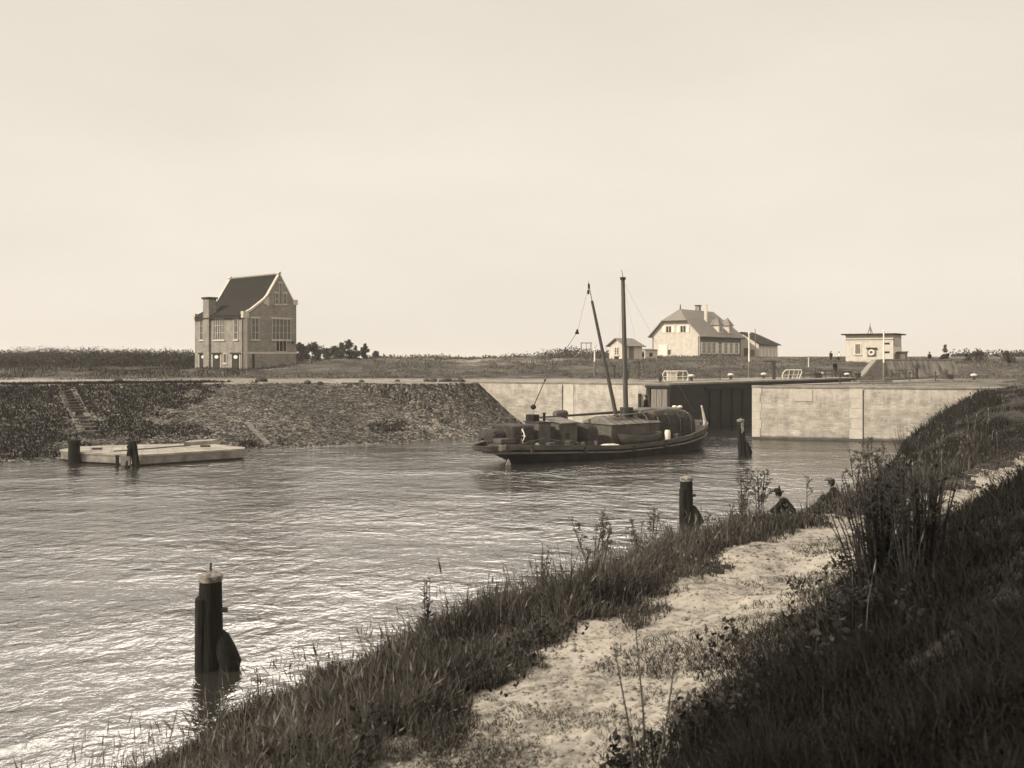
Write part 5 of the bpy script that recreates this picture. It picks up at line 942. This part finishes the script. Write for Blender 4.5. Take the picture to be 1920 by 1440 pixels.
def person(loc, rz, pose, label, jacket=None, trousers=None, hat='cap', group=None, detail=True, scale=1.0, asym=0.0, shirt=None):
    t = thing('person', label, 'person', loc, rz, group); t.scale = (scale,) * 3; p = {k: Vector(v) for k, v in POSE[pose].items()}
    S = lambda k, s_: Vector((p[k].x + asym * s_ * .06, p[k].y * s_, p[k].z)); N = {}; E = []
    N['pel'] = (p['pel'], .11); N['che'] = (p['che'], .105); N['nec'] = (p['nec'], .052); N['hb'] = (p['nec'].lerp(p['hd'], .55), .062); N['hd'] = (p['hd'], (.078, .088)); N['ht'] = (p['ht'], (.07, .078)); E += [('pel', 'che'), ('che', 'nec'), ('nec', 'hb'), ('hb', 'hd'), ('hd', 'ht')]
    up = (p['ht'] - p['hd']).normalized(); fw = (Vector((1, 0, 0)) - up * up.x).normalized()
    if pose == 'lean': fw = (fw + Vector((0, 0, -.35))).normalized()
    if detail:
        N['nose'] = (p['hd'] + fw * .108 + up * .0, .013); N['brow'] = (p['hd'] + fw * .06 + up * .03, .03); E += [('hd', 'brow'), ('brow', 'nose')]
    for s_ in (1, -1):
        c = 'L' if s_ > 0 else 'R'
        for k, r in (('sh', .05), ('el', .042), ('wr', .027)): N[k + c] = (S(k, s_), r)
        E += [('che', 'sh' + c), ('sh' + c, 'el' + c), ('el' + c, 'wr' + c)]
        for k, r in (('hip', .088), ('kn', .056), ('an', .038), ('toe', .032)): N[k + c] = (S(k, s_), r)
        E += [('pel', 'hip' + c), ('hip' + c, 'kn' + c), ('kn' + c, 'an' + c), ('an' + c, 'toe' + c)]
        if detail:   # palm, four fingers and a thumb, each its own chain, slightly curled
            w = S('wr', s_); d = (w - S('el', s_)).normalized(); sd_ = d.cross(Vector((0, 0, 1))).normalized() * s_; dn = d.cross(sd_).normalized(); dn = dn if dn.z < 0 else -dn
            pm = w + d * .055; N['pm' + c] = (pm, (.034, .018)); E.append(('wr' + c, 'pm' + c))
            for i, ln in enumerate((.062, .07, .065, .052)):
                o_ = sd_ * (-.026 + i * .0175); a_ = pm + d * .035 + o_; b_ = a_ + (d + dn * .35).normalized() * ln * .55; e_ = b_ + (d + dn * 1.0).normalized() * ln * .5
                for kk, q in enumerate((a_, b_, e_)): N[f'f{i}{kk}{c}'] = (q, .0085 - kk * .001)
                E += [('pm' + c, f'f{i}0{c}'), (f'f{i}0{c}', f'f{i}1{c}'), (f'f{i}1{c}', f'f{i}2{c}')]
            a_ = pm - d * .015 - sd_ * .035; b_ = a_ + (d * .7 - sd_ * .7 + dn * .3).normalized() * .04; N['t0' + c] = (a_, .011); N['t1' + c] = (b_, .009); E += [('pm' + c, 't0' + c), ('t0' + c, 't1' + c)]
    skin_mesh('body', N, E, M_skin, t)
    J = {'pel': (p['pel'] + Vector((0, 0, .03)), .185), 'mid': (p['pel'].lerp(p['che'], .5), .19), 'che': (p['che'], .185), 'col': (p['nec'] + (p['nec'] - p['che']) * .12, .088)}; JE = [('pel', 'mid'), ('mid', 'che'), ('che', 'col')]
    for s_ in (1, -1):
        c = 'L' if s_ > 0 else 'R'; J['sh' + c] = (S('sh', s_), .11); J['el' + c] = (S('el', s_), .08); J['cu' + c] = (S('el', s_).lerp(S('wr', s_), .88), .046); JE += [('che', 'sh' + c), ('sh' + c, 'el' + c), ('el' + c, 'cu' + c)]
    skin_mesh('shirt' if jacket is M_shirt else 'jacket', J, JE, jacket or M_jack, t)
    T = {'pel': (p['pel'], (.15, .13))}; TE = []
    for s_ in (1, -1):
        c = 'L' if s_ > 0 else 'R'; T['hip' + c] = (S('hip', s_), .105); T['kn' + c] = (S('kn', s_), .075); T['an' + c] = (S('kn', s_).lerp(S('an', s_), .93), .06); TE += [('pel', 'hip' + c), ('hip' + c, 'kn' + c), ('kn' + c, 'an' + c)]
        MB().ball(S('an', s_).lerp(S('toe', s_), .5), .06, sx=2.2, sy=.85, sz=.8, n=10).build('shoe', M_hull, t, smooth=True)
    skin_mesh('trousers', T, TE, trousers or M_trou, t)
    hc = p['ht'] + up * .015; hr_ = MB(); hr_.ball((-.02, 0, -.035), .105, sx=.92, sy=.92, sz=.95, n=14, m=8)
    rot = up.to_track_quat('Z', 'Y').to_matrix().to_4x4(); Mx = Matrix.Translation(hc - fw * .018 - up * .01)
    hair = hr_.build('hair', M_hair, t, smooth=True); hair.matrix_local = Mx
    if detail:
        for s_ in (1, -1):
            MB().ball(p['hd'] + fw * .083 + Vector((0, s_ * .032, 0)) + up * .018, .011, n=6, m=5).build('eye', M_hull, t); MB().ball(p['hd'] + Vector((-.005, s_ * .09, -.005)), .022, sy=.4, n=6, m=5).build('ear', M_skin, t)
        MB().ball(p['hd'] + fw * .088 - up * .05, .02, sy=1.2, sz=.3, sx=.4, n=6, m=5).build('mouth', mat('lips', .14, .18), t)
    if hat == 'cap':
        cp_ = MB(); cp_.ball(hc + up * .035, .128, sx=1.05, sy=.95, sz=.42, n=14); cp_ = cp_.build('flat_cap', mat('cap_cloth', .05, .09, 10), t, smooth=True); MB().ball(hc + fw * .125 + up * .012, .07, sx=1.0, sy=1.1, sz=.16, n=12).build('peak', MATS['cap_cloth'], cp_, smooth=True)
    elif hat == 'hat':
        cp_ = MB().ball(hc + up * .02, .17, sx=1.25, sy=1.0, sz=.14, n=14).build('hat_brim', M_jack, t, smooth=True); cr_ = MB().ball(hc + up * .045 - fw * .02, .10, sx=1.05, sy=.9, sz=.6, n=12).build('hat_crown', M_jack, t, smooth=True)
        MB().tube([hc + up * .05 - fw * .08, hc + up * .11 - fw * .11, hc + up * .14 - fw * .1], [.03, .02, .004], 6).build('hat_feather', M_jack, t)
    return t
def seat_at(px, head_py, hh, d_):
    x = (px - CX) / F * d_; return Vector((x, d_, ground(x, d_)))
def stand_h(px, py_top, d_): return H - (py_top - HY) / F * d_
v = seat_at(1488, 910, 1, 27.0); person((v.x, v.y, H - (911 - HY) / F * 27 - 1.1), R(150), 'lean', 'person in dark jacket and crumpled hat, crouching forward on the near bank', hat='hat', scale=1.08, asym=.5)
v = seat_at(1572, 893, 1, 27.6); person((v.x, v.y, H - (894 - HY) / F * 27.6 - 1.12), R(146), 'sit', 'person in dark jacket and flat cap sitting upright on the near bank', scale=1.12, asym=-.5)
def stander(px, d_, label, z=None, **k):
    x = (px - CX) / F * d_; person((x, d_, ground(x, d_) if z is None else z), k.pop('rz', R(200)), 'stand', label, detail=k.pop('detail', False), **k)
stander(1558, 128, 'person in dark clothes standing on the dyke crest left of the cabin', hat='none', z=H - (658 - HY) / F * 128 - 1.74); stander(1573, 128.5, 'person in a white shirt standing on the dyke crest beside the person in dark clothes', jacket=M_shirt, hat='none', z=H - (659 - HY) / F * 128.5 - 1.74)
stander(1743, 120, 'person in dark clothes standing alone on the dyke right of the cabin', hat='cap', z=H - (660 - HY) / F * 120 - 1.74); stander(1566, 97, 'person in dark clothes standing at the handcart below the dyke', hat='cap', rz=R(-60))
# handcart beside that person
x = (1582 - CX) / F * 96; hcart = thing('handcart', 'small dark handcart beside the person on the lock ground', 'handcart', (x, 96, ground(x, 96)), R(-8))
MB().prism([(-.75, -.35, .35), (.75, -.35, .35), (.9, -.35, .8), (-.9, -.35, .8)], (0, .7, 0)).build('tray', M_iron, hcart); MB().tube([(-.8, -.2, .7), (-1.5, -.2, .9)], .035, 6).build('handle', M_iron, hcart)
for s_ in (-.42, .42): MB().tube([(.1 + .3 * math.cos(a), s_, .3 + .3 * math.sin(a)) for a in np.linspace(0, 6.283, 17)], .035, 5, cap=False).build('wheel', M_iron, hcart)
q = barge.matrix_basis @ Vector((bxp(1211, 1.75), 1.75, 0)); dz = H - (741 - HY) / F * q.y - 1.72; person((q.x, q.y, max(dz, .9)), R(150), 'stand', 'person in dark clothes standing on the far side deck of the cargo barge', hat='cap', detail=False, scale=1.0)

# ---------------------------------------------------------------- haze over the flat land
hz_m = bpy.data.materials.new('haze'); hz_m.use_nodes = True; t = hz_m.node_tree; t.nodes.clear()
pv = nd(t, 'ShaderNodeVolumePrincipled'); pv.inputs['Density'].default_value = .0004; pv.inputs['Color'].default_value = (1, .96, .9, 1); pv.inputs['Anisotropy'].default_value = .2
ho = nd(t, 'ShaderNodeOutputMaterial'); L_(t, pv.outputs[0], ho.inputs['Volume'])
tag(MB().span((-4700, -4700, -3.6), (4700, 4700, 17.5)).build('haze', hz_m), 'thin pale haze over the flat land', 'haze', kind='stuff')
